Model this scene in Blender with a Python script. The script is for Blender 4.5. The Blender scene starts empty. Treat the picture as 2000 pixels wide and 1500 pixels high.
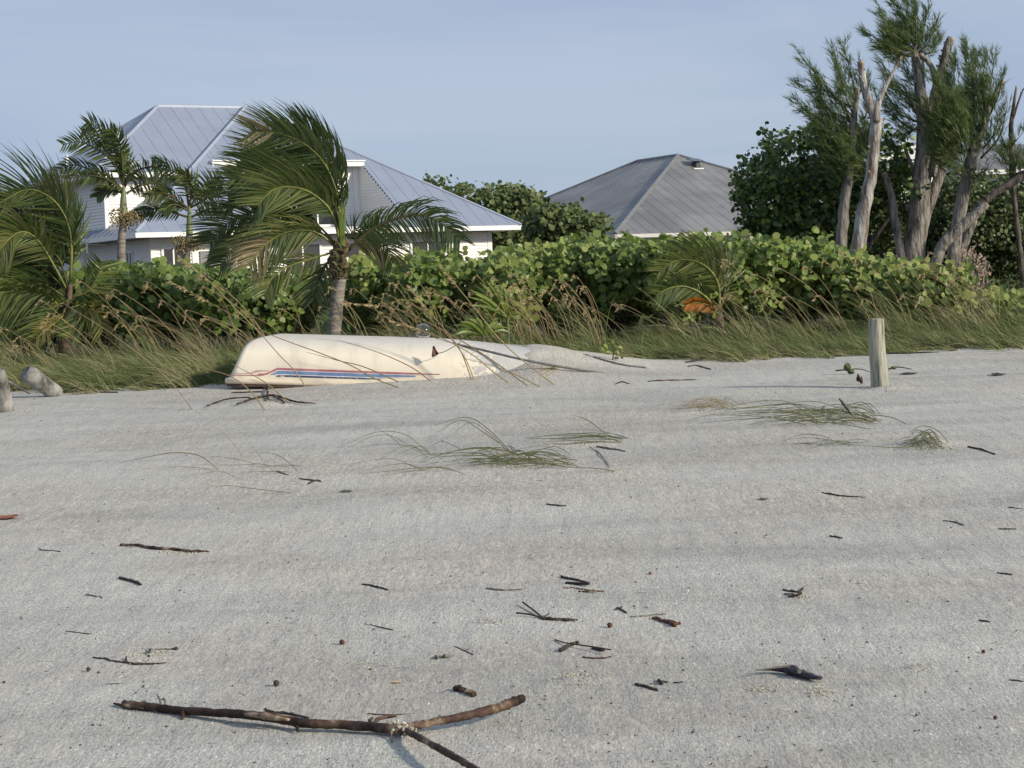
import bpy, math, random
import numpy as np
from mathutils import Vector, Matrix, Euler
R = math.radians
SC = bpy.context.scene
COL = SC.collection
rng = np.random.default_rng(7)
random.seed(7)

# ------------------------------------------------------------------ camera
F = 3833.0                      # focal length in photo pixels (2000 wide)
EYE = Vector((0, 0, 1.6))
PITCH = math.atan(190.0 / F)
ROLL = R(2.2)
fwd = Vector((0, math.cos(PITCH), -math.sin(PITCH)))
up0 = Vector((0, math.sin(PITCH), math.cos(PITCH)))
rt0 = Vector((1, 0, 0))
CX = rt0 * math.cos(ROLL) - up0 * math.sin(ROLL)
CY = rt0 * math.sin(ROLL) + up0 * math.cos(ROLL)
cam_d = bpy.data.cameras.new('camera')
cam = bpy.data.objects.new('camera', cam_d)
COL.objects.link(cam)
m = Matrix((CX, CY, -fwd)).transposed().to_4x4()
m.translation = EYE
cam.matrix_world = m
cam_d.sensor_width = 36.0
cam_d.lens = F / 2000.0 * 36.0
cam_d.clip_start = 0.1
cam_d.clip_end = 6000
SC.camera = cam

# ------------------------------------------------------------------ light
SUN_AZ = R(62)      # from straight behind the camera towards the right
SUN_EL = R(23)
to_sun = Vector((math.sin(SUN_AZ) * math.cos(SUN_EL), -math.cos(SUN_AZ) * math.cos(SUN_EL), math.sin(SUN_EL)))
sd = bpy.data.lights.new('sun', 'SUN')
sd.energy = 3.2
sd.angle = R(3.5)
sd.color = (1.0, 0.90, 0.74)
so = bpy.data.objects.new('sun', sd)
so.rotation_euler = to_sun.to_track_quat('Z', 'Y').to_euler()
COL.objects.link(so)
W = bpy.data.worlds.new("World")
SC.world = W
W.use_nodes = True
wn, wl = W.node_tree.nodes, W.node_tree.links
wn.clear()
sky = wn.new('ShaderNodeTexSky')
sky.sky_type = 'NISHITA'
sky.sun_disc = False
sky.sun_elevation = SUN_EL
# sun_rotation turns clockwise from +Y
sky.sun_rotation = math.atan2(to_sun.x, to_sun.y)
sky.air_density = 1.0
sky.dust_density = 0.6
sky.ozone_density = 2.0
tc = wn.new('ShaderNodeTexCoord')
mp = wn.new('ShaderNodeMapping'); mp.inputs['Scale'].default_value = (1.0, 1.0, 5.0)
mp.inputs['Rotation'].default_value = (0, R(6), 0)
nz = wn.new('ShaderNodeTexNoise'); nz.inputs['Scale'].default_value = 2.6; nz.inputs['Detail'].default_value = 5; nz.inputs['Roughness'].default_value = 0.55
cr = wn.new('ShaderNodeMapRange')
cr.inputs['From Min'].default_value = 0.32; cr.inputs['From Max'].default_value = 0.72
cr.inputs['To Min'].default_value = 0.78; cr.inputs['To Max'].default_value = 1.0
mx = wn.new('ShaderNodeMixRGB'); mx.inputs[2].default_value = (3.5, 4.35, 5.75, 1)     # thin high cloud veil
n2 = wn.new('ShaderNodeTexNoise'); n2.inputs['Scale'].default_value = 3.2; n2.inputs['Detail'].default_value = 6; n2.inputs['Roughness'].default_value = 0.5; n2.inputs['Distortion'].default_value = .5
vr = wn.new('ShaderNodeValToRGB')
vr.color_ramp.elements[0].position = .38; vr.color_ramp.elements[0].color = (.335, .415, .565, 1)
vr.color_ramp.elements[1].position = .66; vr.color_ramp.elements[1].color = (.405, .475, .60, 1)
vs = wn.new('ShaderNodeVectorMath'); vs.operation = 'SCALE'; vs.inputs['Scale'].default_value = 10.0
wl.new(mp.outputs[0], n2.inputs['Vector']); wl.new(n2.outputs['Fac'], vr.inputs[0]); wl.new(vr.outputs[0], vs.inputs[0]); wl.new(vs.outputs[0], mx.inputs[2])
bg = wn.new('ShaderNodeBackground'); bg.inputs['Strength'].default_value = 0.079
wo = wn.new('ShaderNodeOutputWorld')
wl.new(tc.outputs['Generated'], mp.inputs[0]); wl.new(mp.outputs[0], nz.inputs['Vector'])
wl.new(nz.outputs['Fac'], cr.inputs['Value']); wl.new(cr.outputs[0], mx.inputs[0])
wl.new(sky.outputs[0], mx.inputs[1]); wl.new(mx.outputs[0], bg.inputs[0]); wl.new(bg.outputs[0], wo.inputs[0])
SC.view_settings.view_transform = 'Standard'
SC.view_settings.look = 'None'
SC.view_settings.exposure = 0.55
SC.view_settings.gamma = 1.0
SC.view_settings.use_curve_mapping = False
SC.render.engine = 'CYCLES'
SC.cycles.max_bounces = 6
SC.cycles.diffuse_bounces = 3
SC.cycles.transparent_max_bounces = 8
SC.cycles.use_denoising = True

# ------------------------------------------------------------------ projection helpers
def ray(px, py):
    return fwd * F + CX * (px - 1000.0) + CY * (750.0 - py)
def P(px, py, D):
    d = ray(px, py)
    return EYE + d * (D / d.y)
def sstep(a, b, x):
    t = np.clip((np.asarray(x, float) - a) / (b - a), 0, 1)
    return t * t * (3 - 2 * t)
BOAT_Y = 20.75
BL = 4.55
BX0 = -2.93; TILT = .066
def b_half(u):
    t = u / BL
    return .74 * (1 - .10 * (1 - t) ** 2) * (1 - np.clip((t - .45) / .55, 0, 1) ** 2.3) + .02
def b_h(u):
    t = u / BL
    return .455 * (1 - .5 * (np.clip((t - .45) / .5, 0, 1.1)) ** 1.5)
def ground_base(x, y):
    x = np.asarray(x, float); y = np.asarray(y, float)
    z = -0.18 + 0.042 * np.clip(y, -6, 21.6)
    z = z + sstep(21.4, 25.0, y) * 0.16 + sstep(30, 60, y) * 0.0
    w = 1 - sstep(30, 60, y)
    z = z + w * (0.012 * np.sin(x * 0.9 + y * 0.35) * np.sin(y * 0.55 + 1.3 + 0.2 * x)
                 + 0.008 * np.sin(2.1 * y + 0.5 * x + np.sin(x * 0.7)) + 0.005 * np.sin(4.3 * y - 0.9 * x + 1.0 + np.sin(x * 1.3 + y)))
    return z
MOUNDS = []   # (x, y, rx, ry, h) small sand drifts, filled below
def ground(x, y):
    x = np.asarray(x, float); y = np.asarray(y, float)
    z = ground_base(x, y)
    # the drift blown over the bow of the boat
    A = np.interp(x, [-1.3, -.9, -.5, -.1, .2, .5, .8, 1.2, 1.5, 1.9], [0, .04, .12, .24, .28, .24, .18, .10, .05, 0])
    A = A + 0.03 * np.sin(x * 7 + 2 * np.sin(y * 3)) * sstep(-1.0, -.4, x) * (1 - sstep(0.3, 1.2, x)) * .5
    # sand lying on the forward part of the hull itself
    u_ = np.clip(x - BX0, 0, BL); b_ = b_half(u_) * 1.05; q_ = np.clip(np.abs(y - BOAT_Y) / b_, 0, 1)
    hz_ = .775 - TILT * u_ + b_h(u_) * np.sqrt(1 - q_ ** (2 / .62)) ** .72 + .014
    wv = .13 * np.sin(y * 9 + 1) + .07 * np.sin(y * 23 + x * 5)
    on = sstep(.02, .22, x + wv - .25 * np.clip((BOAT_Y - y) / .7, -1, 1)) * (x < BX0 + BL - .02) * (q_ < 1) * (1 - sstep(BX0 + BL - .5, BX0 + BL - .05, x))
    fl = np.where(y < BOAT_Y, 0.60 + .24 * sstep(-.3, .4, x), 0.6)
    dy = np.abs(y - BOAT_Y)
    prof = np.exp(-(dy / fl) ** 2.2)
    z = z + A * prof
    z = np.where(on > 0, np.maximum(z, z + (hz_ - z) * on), z)
    # scour hollow under the raised stern
    z = z - 0.035 * np.exp(-((x + 2.6) / 0.55) ** 2 - ((y - 20.3) / 0.6) ** 2)
    # drift against the weather side of the hull, in front
    z = z + 0.03 * np.exp(-((x + 0.9) / 0.9) ** 2 - ((y - 19.75) / 0.35) ** 2)
    for (mx_, my_, rx, ry, h) in MOUNDS:
        z = z + h * np.exp(-((x - mx_) / rx) ** 2 - ((y - my_) / ry) ** 2)
    return z
def gp(px, py, h=0.0, base=False):
    """the point h above the sand seen at this place"""
    g = ground_base if base else ground
    lo, hi = 3.5, 60.0
    d = ray(px, py)
    for _ in range(40):
        mid = (lo + hi) / 2
        p = EYE + d * (mid / d.y)
        if p.z > float(g(p.x, p.y)) + h: lo = mid
        else: hi = mid
    return EYE + d * (lo / d.y)

for (a, b, wx, wy, h) in [(990, 905, .45, .16, .03), (1110, 868, .3, .1, .02), (1390, 800, .32, .2, .035), (1560, 815, .6, .16, .03),
                          (1815, 868, .2, .12, .04), (515, 792, .18, .12, .035), (1740, 760, .2, .1, .03), (1180, 925, .25, .1, .02),
                          (280, 1290, .13, .06, .02), (1125, 1330, .09, .05, .02), (1800, 1308, .08, .05, .015), (1600, 1350, .1, .05, .012),
                          (1480, 1345, .1, .04, .01), (1565, 1165, .05, .04, .012), (330, 1078, .3, .05, .01), (960, 1215, .08, .04, .01), (800, 1440, .2, .08, .015)]:
    q = gp(a, b, base=True)
    MOUNDS.append((q.x, q.y, wx, wy, h))

# ------------------------------------------------------------------ materials
def mat(name):
    m_ = bpy.data.materials.new(name); m_.use_nodes = True
    nt = m_.node_tree; nt.nodes.clear()
    out = nt.nodes.new('ShaderNodeOutputMaterial')
    return m_, nt.nodes, nt.links, out
def node(ns, t, **kw):
    n = ns.new(t)
    for k, v in kw.items():
        if k in n.inputs: n.inputs[k].default_value = v
        else: setattr(n, k, v)
    return n
def ramp(ns, stops):
    n = ns.new('ShaderNodeValToRGB')
    e = n.color_ramp.elements
    while len(e) > 1: e.remove(e[-1])
    e[0].position = stops[0][0]; e[0].color = (*stops[0][1], 1)
    for p_, c_ in stops[1:]:
        k = e.new(p_); k.color = (*c_, 1)
    return n
def noisy(name, stops, scale=8.0, stretch=(1, 1, 1), rough=0.7, bump=0.0, detail=5, spec=0.3, metal=0.0, bscale=None, dist=0.01):
    m_, ns, ls, out = mat(name)
    tcn = ns.new('ShaderNodeTexCoord')
    mpn = node(ns, 'ShaderNodeMapping', Scale=stretch)
    n = node(ns, 'ShaderNodeTexNoise', Scale=scale, Detail=detail, Roughness=0.6)
    r_ = ramp(ns, stops)
    b = node(ns, 'ShaderNodeBsdfPrincipled', Roughness=rough, Metallic=metal)
    b.inputs['Specular IOR Level'].default_value = spec
    ls.new(tcn.outputs['Object'], mpn.inputs[0]); ls.new(mpn.outputs[0], n.inputs['Vector'])
    ls.new(n.outputs['Fac'], r_.inputs[0]); ls.new(r_.outputs[0], b.inputs['Base Color'])
    if bump:
        n2 = node(ns, 'ShaderNodeTexNoise', Scale=bscale or scale * 3, Detail=6)
        ls.new(mpn.outputs[0], n2.inputs['Vector'])
        bu = node(ns, 'ShaderNodeBump', Strength=bump, Distance=dist)
        ls.new(n2.outputs['Fac'], bu.inputs['Height']); ls.new(bu.outputs[0], b.inputs['Normal'])
    ls.new(b.outputs[0], out.inputs[0])
    return m_
def leafy(name, stops, rough=0.5, trans=0.25, rnd=0.35, spec=0.35, scale=3.0):
    """colour runs over each leaf's own tint plus a per-object value"""
    m_, ns, ls, out = mat(name)
    at = node(ns, 'ShaderNodeAttribute', attribute_name='tint')
    oi = ns.new('ShaderNodeObjectInfo')
    ad = node(ns, 'ShaderNodeMath', operation='MULTIPLY_ADD')
    ad.inputs[1].default_value = rnd
    ls.new(oi.outputs['Random'], ad.inputs[0]); ls.new(at.outputs['Fac'], ad.inputs[2])
    r_ = ramp(ns, stops)
    ls.new(ad.outputs[0], r_.inputs[0])
    b = node(ns, 'ShaderNodeBsdfPrincipled', Roughness=rough)
    b.inputs['Specular IOR Level'].default_value = spec
    tr = ns.new('ShaderNodeBsdfTranslucent')
    ls.new(r_.outputs[0], b.inputs['Base Color']); ls.new(r_.outputs[0], tr.inputs['Color'])
    ms = node(ns, 'ShaderNodeMixShader'); ms.inputs[0].default_value = trans
    ls.new(b.outputs[0], ms.inputs[1]); ls.new(tr.outputs[0], ms.inputs[2]); ls.new(ms.outputs[0], out.inputs[0])
    return m_

def sand_material():
    m_, ns, ls, out = mat('sand')
    g = ns.new('ShaderNodeNewGeometry')
    pos = g.outputs['Position']
    sep = ns.new('ShaderNodeSeparateXYZ'); ls.new(pos, sep.inputs[0])
    # fine grain
    mp0 = node(ns, 'ShaderNodeMapping', Scale=(1, .24, 1)); mp0.inputs['Rotation'].default_value = (0, 0, 0); ls.new(pos, mp0.inputs[0])
    fine = node(ns, 'ShaderNodeTexNoise', Scale=170, Detail=3, Roughness=0.7, Distortion=.4); ls.new(mp0.outputs[0], fine.inputs['Vector'])
    fr = ramp(ns, [(0.30, (.19, .19, .178)), (0.42, (.38, .378, .352)), (0.50, (.462, .458, .426)), (0.58, (.54, .534, .495)), (0.70, (.78, .76, .70))])
    ls.new(fine.outputs['Fac'], fr.inputs[0])
    # wind streaks running nearly across the view
    mp1 = node(ns, 'ShaderNodeMapping', Scale=(0.22, .85, 1)); mp1.inputs['Rotation'].default_value = (0, 0, R(-12)); ls.new(pos, mp1.inputs[0])
    st = node(ns, 'ShaderNodeTexNoise', Scale=1.3, Detail=6, Roughness=0.6, Distortion=0.6); ls.new(mp1.outputs[0], st.inputs['Vector'])
    sr = ramp(ns, [(0.36, (.74, .74, .715)), (0.45, (.87, .87, .845)), (0.52, (.945, .943, .915)), (0.62, (1.01, 1.01, .975))]); ls.new(st.outputs['Fac'], sr.inputs[0])
    mu = node(ns, 'ShaderNodeMixRGB', blend_type='MULTIPLY'); mu.inputs[0].default_value = 1
    ls.new(fr.outputs[0], mu.inputs[1]); ls.new(sr.outputs[0], mu.inputs[2])
    # shelly, beige patches
    pn = node(ns, 'ShaderNodeTexNoise', Scale=0.5, Detail=5, Roughness=0.6); ls.new(pos, pn.inputs['Vector'])
    gr = node(ns, 'ShaderNodeTexVoronoi', Scale=75); ls.new(mp0.outputs[0], gr.inputs['Vector'])
    gt = ramp(ns, [(0.0, (.66, .58, .47)), (0.35, (.44, .385, .32)), (0.6, (.27, .24, .21)), (1.0, (.56, .50, .42))]); ls.new(gr.outputs['Color'], gt.inputs[0])
    pm = node(ns, 'ShaderNodeMapRange'); pm.inputs['From Min'].default_value = .44; pm.inputs['From Max'].default_value = .62; pm.inputs['To Min'].default_value = .10; pm.inputs['To Max'].default_value = .55
    ls.new(pn.outputs['Fac'], pm.inputs['Value'])
    mix = ns.new('ShaderNodeMixRGB'); ls.new(pm.outputs[0], mix.inputs[0]); ls.new(mu.outputs[0], mix.inputs[1]); ls.new(gt.outputs[0], mix.inputs[2])
    # dark and pale single grains
    v1 = node(ns, 'ShaderNodeTexVoronoi', Scale=38); ls.new(mp0.outputs[0], v1.inputs['Vector'])
    c1 = node(ns, 'ShaderNodeMath', operation='LESS_THAN'); c1.inputs[1].default_value = 0.13; ls.new(v1.outputs['Distance'], c1.inputs[0])
    sx = ns.new('ShaderNodeSeparateColor'); ls.new(v1.outputs['Color'], sx.inputs[0])
    c2 = node(ns, 'ShaderNodeMath', operation='GREATER_THAN'); c2.inputs[1].default_value = 0.86; ls.new(sx.outputs[0], c2.inputs[0])
    c3 = node(ns, 'ShaderNodeMath', operation='MULTIPLY'); ls.new(c1.outputs[0], c3.inputs[0]); ls.new(c2.outputs[0], c3.inputs[1])
    sc_ = ramp(ns, [(0.0, (.08, .07, .06)), (0.40, (.08, .07, .06)), (0.41, (.75, .72, .66)), (1, (.8, .78, .72))]); sc_.color_ramp.interpolation = 'CONSTANT'
    ls.new(sx.outputs[1], sc_.inputs[0])
    mix2 = ns.new('ShaderNodeMixRGB'); ls.new(c3.outputs[0], mix2.inputs[0]); ls.new(mix.outputs[0], mix2.inputs[1]); ls.new(sc_.outputs[0], mix2.inputs[2])
    # leaf litter and soil where the dune plants grow
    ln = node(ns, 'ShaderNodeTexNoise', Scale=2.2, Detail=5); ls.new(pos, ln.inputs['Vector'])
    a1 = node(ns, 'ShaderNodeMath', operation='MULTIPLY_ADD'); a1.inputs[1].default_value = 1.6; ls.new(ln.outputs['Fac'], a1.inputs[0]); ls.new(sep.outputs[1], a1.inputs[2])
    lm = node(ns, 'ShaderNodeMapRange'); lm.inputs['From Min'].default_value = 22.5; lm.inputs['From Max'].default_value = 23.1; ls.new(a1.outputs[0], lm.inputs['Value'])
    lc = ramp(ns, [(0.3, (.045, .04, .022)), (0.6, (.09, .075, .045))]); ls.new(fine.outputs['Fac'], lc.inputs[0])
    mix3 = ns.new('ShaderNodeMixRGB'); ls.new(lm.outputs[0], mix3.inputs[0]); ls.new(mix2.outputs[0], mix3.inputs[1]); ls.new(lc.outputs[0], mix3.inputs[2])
    b = node(ns, 'ShaderNodeBsdfPrincipled', Roughness=0.95); b.inputs['Specular IOR Level'].default_value = 0.1
    ls.new(mix3.outputs[0], b.inputs['Base Color'])
    b1 = node(ns, 'ShaderNodeTexNoise', Scale=90, Detail=3, Roughness=0.7); ls.new(mp0.outputs[0], b1.inputs['Vector'])
    b2 = node(ns, 'ShaderNodeTexNoise', Scale=7, Detail=4, Roughness=0.6); ls.new(mp0.outputs[0], b2.inputs['Vector'])
    bu1 = node(ns, 'ShaderNodeBump', Strength=0.8, Distance=0.004); ls.new(b1.outputs['Fac'], bu1.inputs['Height'])
    bu2 = node(ns, 'ShaderNodeBump', Strength=0.5, Distance=0.03); ls.new(b2.outputs['Fac'], bu2.inputs['Height']); ls.new(bu1.outputs[0], bu2.inputs['Normal'])
    ls.new(bu2.outputs[0], b.inputs['Normal']); ls.new(b.outputs[0], out.inputs[0])
    return m_
M = {}
M['sand'] = sand_material()
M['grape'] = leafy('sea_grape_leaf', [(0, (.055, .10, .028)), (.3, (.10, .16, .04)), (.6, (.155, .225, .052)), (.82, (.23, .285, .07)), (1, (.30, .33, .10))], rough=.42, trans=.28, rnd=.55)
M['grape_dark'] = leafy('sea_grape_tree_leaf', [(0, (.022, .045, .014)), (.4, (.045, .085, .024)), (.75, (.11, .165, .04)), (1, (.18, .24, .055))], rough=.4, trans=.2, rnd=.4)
M['scrub'] = leafy('scrub_leaf', [(0, (.04, .065, .022)), (.5, (.075, .11, .032)), (1, (.14, .17, .055))], rough=.55, trans=.2, rnd=.1)
M['needle'] = leafy('needle', [(0, (.075, .115, .045)), (.5, (.13, .185, .062)), (1, (.20, .26, .09))], rough=.6, trans=.4, rnd=.1)
M['palm'] = leafy('palm_leaflet', [(0, (.03, .05, .018)), (.4, (.07, .108, .032)), (.75, (.135, .17, .045)), (.9, (.19, .19, .07)), (1, (.26, .20, .12))], rough=.38, trans=.2, rnd=.15, spec=.5)
M['palm_light'] = leafy('palm_leaflet_yellowed', [(0, (.06, .085, .02)), (.6, (.14, .16, .035)), (1, (.28, .22, .09))], rough=.4, trans=.25, rnd=.1)
M['palm_orange'] = leafy('palm_leaflet_orange', [(0, (.07, .035, .015)), (.5, (.35, .12, .02)), (1, (.55, .22, .03))], rough=.5, trans=.25, rnd=.05)
M['rachis'] = noisy('palm_rachis', [(0.4, (.13, .145, .035)), (0.6, (.21, .215, .05))], 6, rough=.4)
M['rachis_dark'] = noisy('palm_rachis_dark', [(0.3, (.05, .055, .02)), (0.7, (.10, .085, .03))], 6, rough=.5)
M['fan'] = leafy('fan_palm_leaf', [(0, (.08, .13, .025)), (1, (.22, .29, .06))], rough=.4, trans=.3, rnd=.1)
M['grass'] = leafy('dune_grass', [(0, (.10, .14, .045)), (.45, (.17, .205, .075)), (.75, (.26, .255, .12)), (1, (.38, .32, .19))], rough=.7, trans=.25, rnd=.0)
M['oat'] = leafy('sea_oat', [(0, (.20, .15, .075)), (1, (.38, .29, .15))], rough=.7, trans=.2, rnd=.4)
M['blade'] = leafy('beach_grass', [(0, (.08, .095, .035)), (.6, (.14, .16, .06)), (1, (.22, .20, .10))], rough=.6, trans=.15, rnd=.1)
M['fruit'] = leafy('fruit_stalk', [(0, (.16, .12, .06)), (1, (.36, .28, .13))], rough=.7, trans=.1, rnd=.1)
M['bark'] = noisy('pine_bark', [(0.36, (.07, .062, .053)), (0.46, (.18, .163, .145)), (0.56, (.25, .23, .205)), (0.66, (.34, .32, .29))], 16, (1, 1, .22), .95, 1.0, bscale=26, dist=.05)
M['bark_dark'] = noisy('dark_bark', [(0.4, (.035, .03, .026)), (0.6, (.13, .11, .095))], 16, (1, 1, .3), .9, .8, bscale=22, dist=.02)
M['bark_bare'] = noisy('bare_bleached_trunk', [(0.38, (.12, .08, .06)), (0.46, (.24, .205, .18)), (0.54, (.35, .335, .315)), (.66, (.48, .465, .43))], 7, (1.4, 1.4, .35), .9, 1.0, bscale=24, dist=.04)
M['palm_trunk'] = noisy('palm_trunk_bark', [(0.4, (.13, .115, .10)), (0.6, (.28, .25, .215))], 8, (.6, .6, 3), .9, .6, bscale=12, dist=.02)
M['crown_fibre'] = noisy('palm_crown_fibre', [(0.4, (.03, .022, .016)), (0.6, (.15, .11, .07))], 22, (1, 1, .5), .9, .7)
M['crownshaft'] = noisy('crownshaft_green', [(0.3, (.13, .16, .08)), (0.7, (.22, .25, .13))], 4, (1, 1, .3), .5)
M['stub_cut'] = noisy('cut_wood', [(0.3, (.24, .16, .10)), (0.7, (.46, .36, .25))], 20, rough=.85)
M['driftwood'] = noisy('driftwood_grey', [(0.38, (.07, .066, .058)), (0.5, (.20, .195, .18)), (0.62, (.31, .30, .28))], 9, (1, 1, .6), .9, .8, bscale=20, dist=.02)
M['post'] = noisy('weathered_post', [(0.38, (.13, .138, .105)), (0.48, (.27, .275, .215)), (0.56, (.34, .335, .27)), (0.66, (.42, .385, .32))], 14, (2.2, 2.2, .22), .9, .8, bscale=22, dist=.012)
M['stick'] = noisy('brown_stick', [(0.38, (.018, .011, .008)), (0.50, (.055, .032, .022)), (0.58, (.10, .062, .042)), (0.66, (.30, .22, .15))], 9, (1, 1, 1), .75, .6, bscale=60, dist=.006)
M['peeled'] = noisy('peeled_wood', [(0.35, (.10, .065, .045)), (0.5, (.26, .19, .13)), (0.62, (.40, .31, .22))], 25, rough=.8)
M['stick_dark'] = noisy('dark_stick', [(0.3, (.025, .02, .018)), (0.7, (.075, .062, .052))], 20, rough=.8, bump=.3, dist=.004)
M['stick_grey'] = noisy('grey_stick', [(0.3, (.10, .095, .08)), (0.7, (.20, .18, .15))], 20, rough=.9, bump=.3, dist=.004)
M['leaf_rust'] = noisy('rust_leaf', [(0.3, (.10, .03, .012)), (0.7, (.36, .13, .05))], 30, rough=.55, bump=.4, dist=.004)
M['leaf_brown'] = noisy('brown_leaf', [(0.3, (.05, .016, .010)), (0.7, (.12, .045, .025))], 30, rough=.5)
M['leaf_green'] = noisy('fallen_green_leaf', [(0.3, (.05, .075, .03)), (0.7, (.10, .13, .05))], 30, rough=.55)
M['shell'] = noisy('shell', [(0.3, (.62, .58, .50)), (0.7, (.78, .75, .70))], 20, rough=.6)
M['shell_tan'] = noisy('tan_chip', [(0.3, (.50, .33, .17)), (0.7, (.68, .50, .28))], 20, rough=.7)
M['speck'] = noisy('dark_chip', [(0.3, (.03, .025, .02)), (0.7, (.09, .075, .06))], 20, rough=.9)
M['sand_yellow'] = noisy('coarse_sand', [(0.35, (.36, .34, .27)), (0.65, (.56, .52, .40))], 90, rough=.95, bump=.8, dist=.004)
M['lichen'] = noisy('lichen', [(0.3, (.25, .25, .20)), (0.7, (.62, .62, .52))], 60, rough=.95, bump=.8, dist=.004)
M['roof_blue'] = noisy('blue_grey_metal_roof', [(0.3, (.245, .285, .36)), (0.7, (.285, .325, .40))], .9, (1, 1, 1), .42, spec=.5, metal=.15)
M['roof_cap'] = noisy('roof_cap_metal', [(0.3, (.33, .37, .44)), (0.7, (.38, .42, .49))], 2, rough=.4, metal=.15)
M['roof_grey'] = noisy('weathered_grey_metal_roof', [(0.36, (.15, .15, .152)), (0.5, (.19, .19, .19)), (0.62, (.235, .233, .23))], .45, (1, 1, .6), .5, spec=.45, metal=.15, detail=3)
M['roof_cap_grey'] = noisy('grey_roof_cap', [(0.3, (.17, .172, .18)), (0.7, (.21, .212, .22))], 2, rough=.5, metal=.15)
M['siding'] = noisy('white_siding', [(0.3, (.77, .76, .73)), (0.7, (.83, .82, .79))], 1.2, (1, 1, 2), .55)
M['trim'] = noisy('white_trim', [(0.3, (.76, .76, .74)), (0.7, (.82, .82, .80))], 2, rough=.5)
M['soffit'] = noisy('soffit', [(0.3, (.50, .49, .47)), (0.7, (.58, .57, .55))], 2, rough=.7)
M['grey_door'] = noisy('grey_door', [(0.3, (.20, .20, .21)), (0.7, (.26, .26, .27))], 2, rough=.6)
M['black'] = noisy('black_plastic', [(0.3, (.018, .018, .02)), (0.7, (.03, .03, .035))], 5, rough=.4)
M['rope'] = noisy('grey_rope', [(0.3, (.11, .11, .105)), (0.7, (.22, .22, .21))], 30, rough=.95, bump=.5, dist=.004)
def glassy(name, col, rough=.05):
    m_, ns, ls, out = mat(name)
    n = node(ns, 'ShaderNodeTexNoise', Scale=.7, Detail=2)
    tcn = ns.new('ShaderNodeTexCoord'); ls.new(tcn.outputs['Object'], n.inputs['Vector'])
    r_ = ramp(ns, [(0.3, tuple(c * .6 for c in col)), (.7, col)]); ls.new(n.outputs['Fac'], r_.inputs[0])
    b = node(ns, 'ShaderNodeBsdfPrincipled', Roughness=rough); b.inputs['Specular IOR Level'].default_value = .8
    ls.new(r_.outputs[0], b.inputs['Base Color']); ls.new(b.outputs[0], out.inputs[0])
    return m_
M['glass'] = glassy('window_glass', (.035, .037, .04))
def clear():
    m_, ns, ls, out = mat('clear_plastic')
    b = node(ns, 'ShaderNodeBsdfPrincipled', Roughness=.03, IOR=1.45); b.inputs['Transmission Weight'].default_value = 1.0
    n = node(ns, 'ShaderNodeTexNoise', Scale=26, Detail=3)
    tcn = ns.new('ShaderNodeTexCoord'); ls.new(tcn.outputs['Object'], n.inputs['Vector'])
    r_ = ramp(ns, [(.3, (.85, .86, .84)), (.6, (.97, .97, .96))]); ls.new(n.outputs['Fac'], r_.inputs[0]); ls.new(r_.outputs[0], b.inputs['Base Color'])
    ls.new(b.outputs[0], out.inputs[0])
    return m_
M['clear'] = clear()
def hull_mat():
    m_, ns, ls, out = mat('cream_gelcoat')
    g = ns.new('ShaderNodeNewGeometry'); sep = ns.new('ShaderNodeSeparateXYZ'); ls.new(g.outputs['Position'], sep.inputs[0])
    mph = node(ns, 'ShaderNodeMapping', Scale=(3, 1, .8)); ls.new(g.outputs['Position'], mph.inputs[0]); n = node(ns, 'ShaderNodeTexNoise', Scale=2.5, Detail=7, Roughness=.65); ls.new(mph.outputs[0], n.inputs['Vector'])
    r_ = ramp(ns, [(0.35, (.68, .61, .48)), (0.5, (.76, .69, .555)), (0.7, (.79, .72, .59))]); ls.new(n.outputs['Fac'], r_.inputs[0])
    # sand stuck to the gelcoat towards the drift
    n1 = node(ns, 'ShaderNodeTexNoise', Scale=15, Detail=6, Roughness=.7, Distortion=1.4); ls.new(g.outputs['Position'], n1.inputs['Vector'])
    mr = node(ns, 'ShaderNodeMapRange'); mr.inputs['From Min'].default_value = -1.15; mr.inputs['From Max'].default_value = .10
    mr.inputs['To Min'].default_value = -.28; mr.inputs['To Max'].default_value = .22
    ls.new(sep.outputs[0], mr.inputs['Value'])
    a = node(ns, 'ShaderNodeMath', operation='ADD'); ls.new(n1.outputs['Fac'], a.inputs[0]); ls.new(mr.outputs[0], a.inputs[1])
    s1 = node(ns, 'ShaderNodeMapRange'); s1.inputs['From Min'].default_value = .53; s1.inputs['From Max'].default_value = .57; ls.new(a.outputs[0], s1.inputs['Value'])
    # dusting of sand on the flat top
    nz_ = ns.new('ShaderNodeSeparateXYZ'); ls.new(g.outputs['Normal'], nz_.inputs[0])
    t1 = node(ns, 'ShaderNodeMapRange'); t1.inputs['From Min'].default_value = .55; t1.inputs['From Max'].default_value = .95; t1.inputs['To Max'].default_value = .55
    ls.new(nz_.outputs[2], t1.inputs['Value'])
    mm = node(ns, 'ShaderNodeMath', operation='MAXIMUM'); ls.new(s1.outputs[0], mm.inputs[0]); ls.new(t1.outputs[0], mm.inputs[1])
    mx_ = ns.new('ShaderNodeMixRGB'); mx_.inputs[2].default_value = (.45, .445, .425, 1)
    ls.new(mm.outputs[0], mx_.inputs[0]); ls.new(r_.outputs[0], mx_.inputs[1])
    b = node(ns, 'ShaderNodeBsdfPrincipled', Roughness=.5); b.inputs['Specular IOR Level'].default_value = .35
    ls.new(mx_.outputs[0], b.inputs['Base Color']); ls.new(b.outputs[0], out.inputs[0])
    return m_
M['hull'] = hull_mat()
M['rim'] = noisy('rim_cream', [(0.3, (.66, .57, .43)), (0.7, (.74, .65, .50))], 8, rough=.5)
M['rim_dark'] = noisy('rim_dark_rubber', [(0.3, (.09, .05, .04)), (0.7, (.16, .09, .07))], 8, rough=.7)
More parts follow.
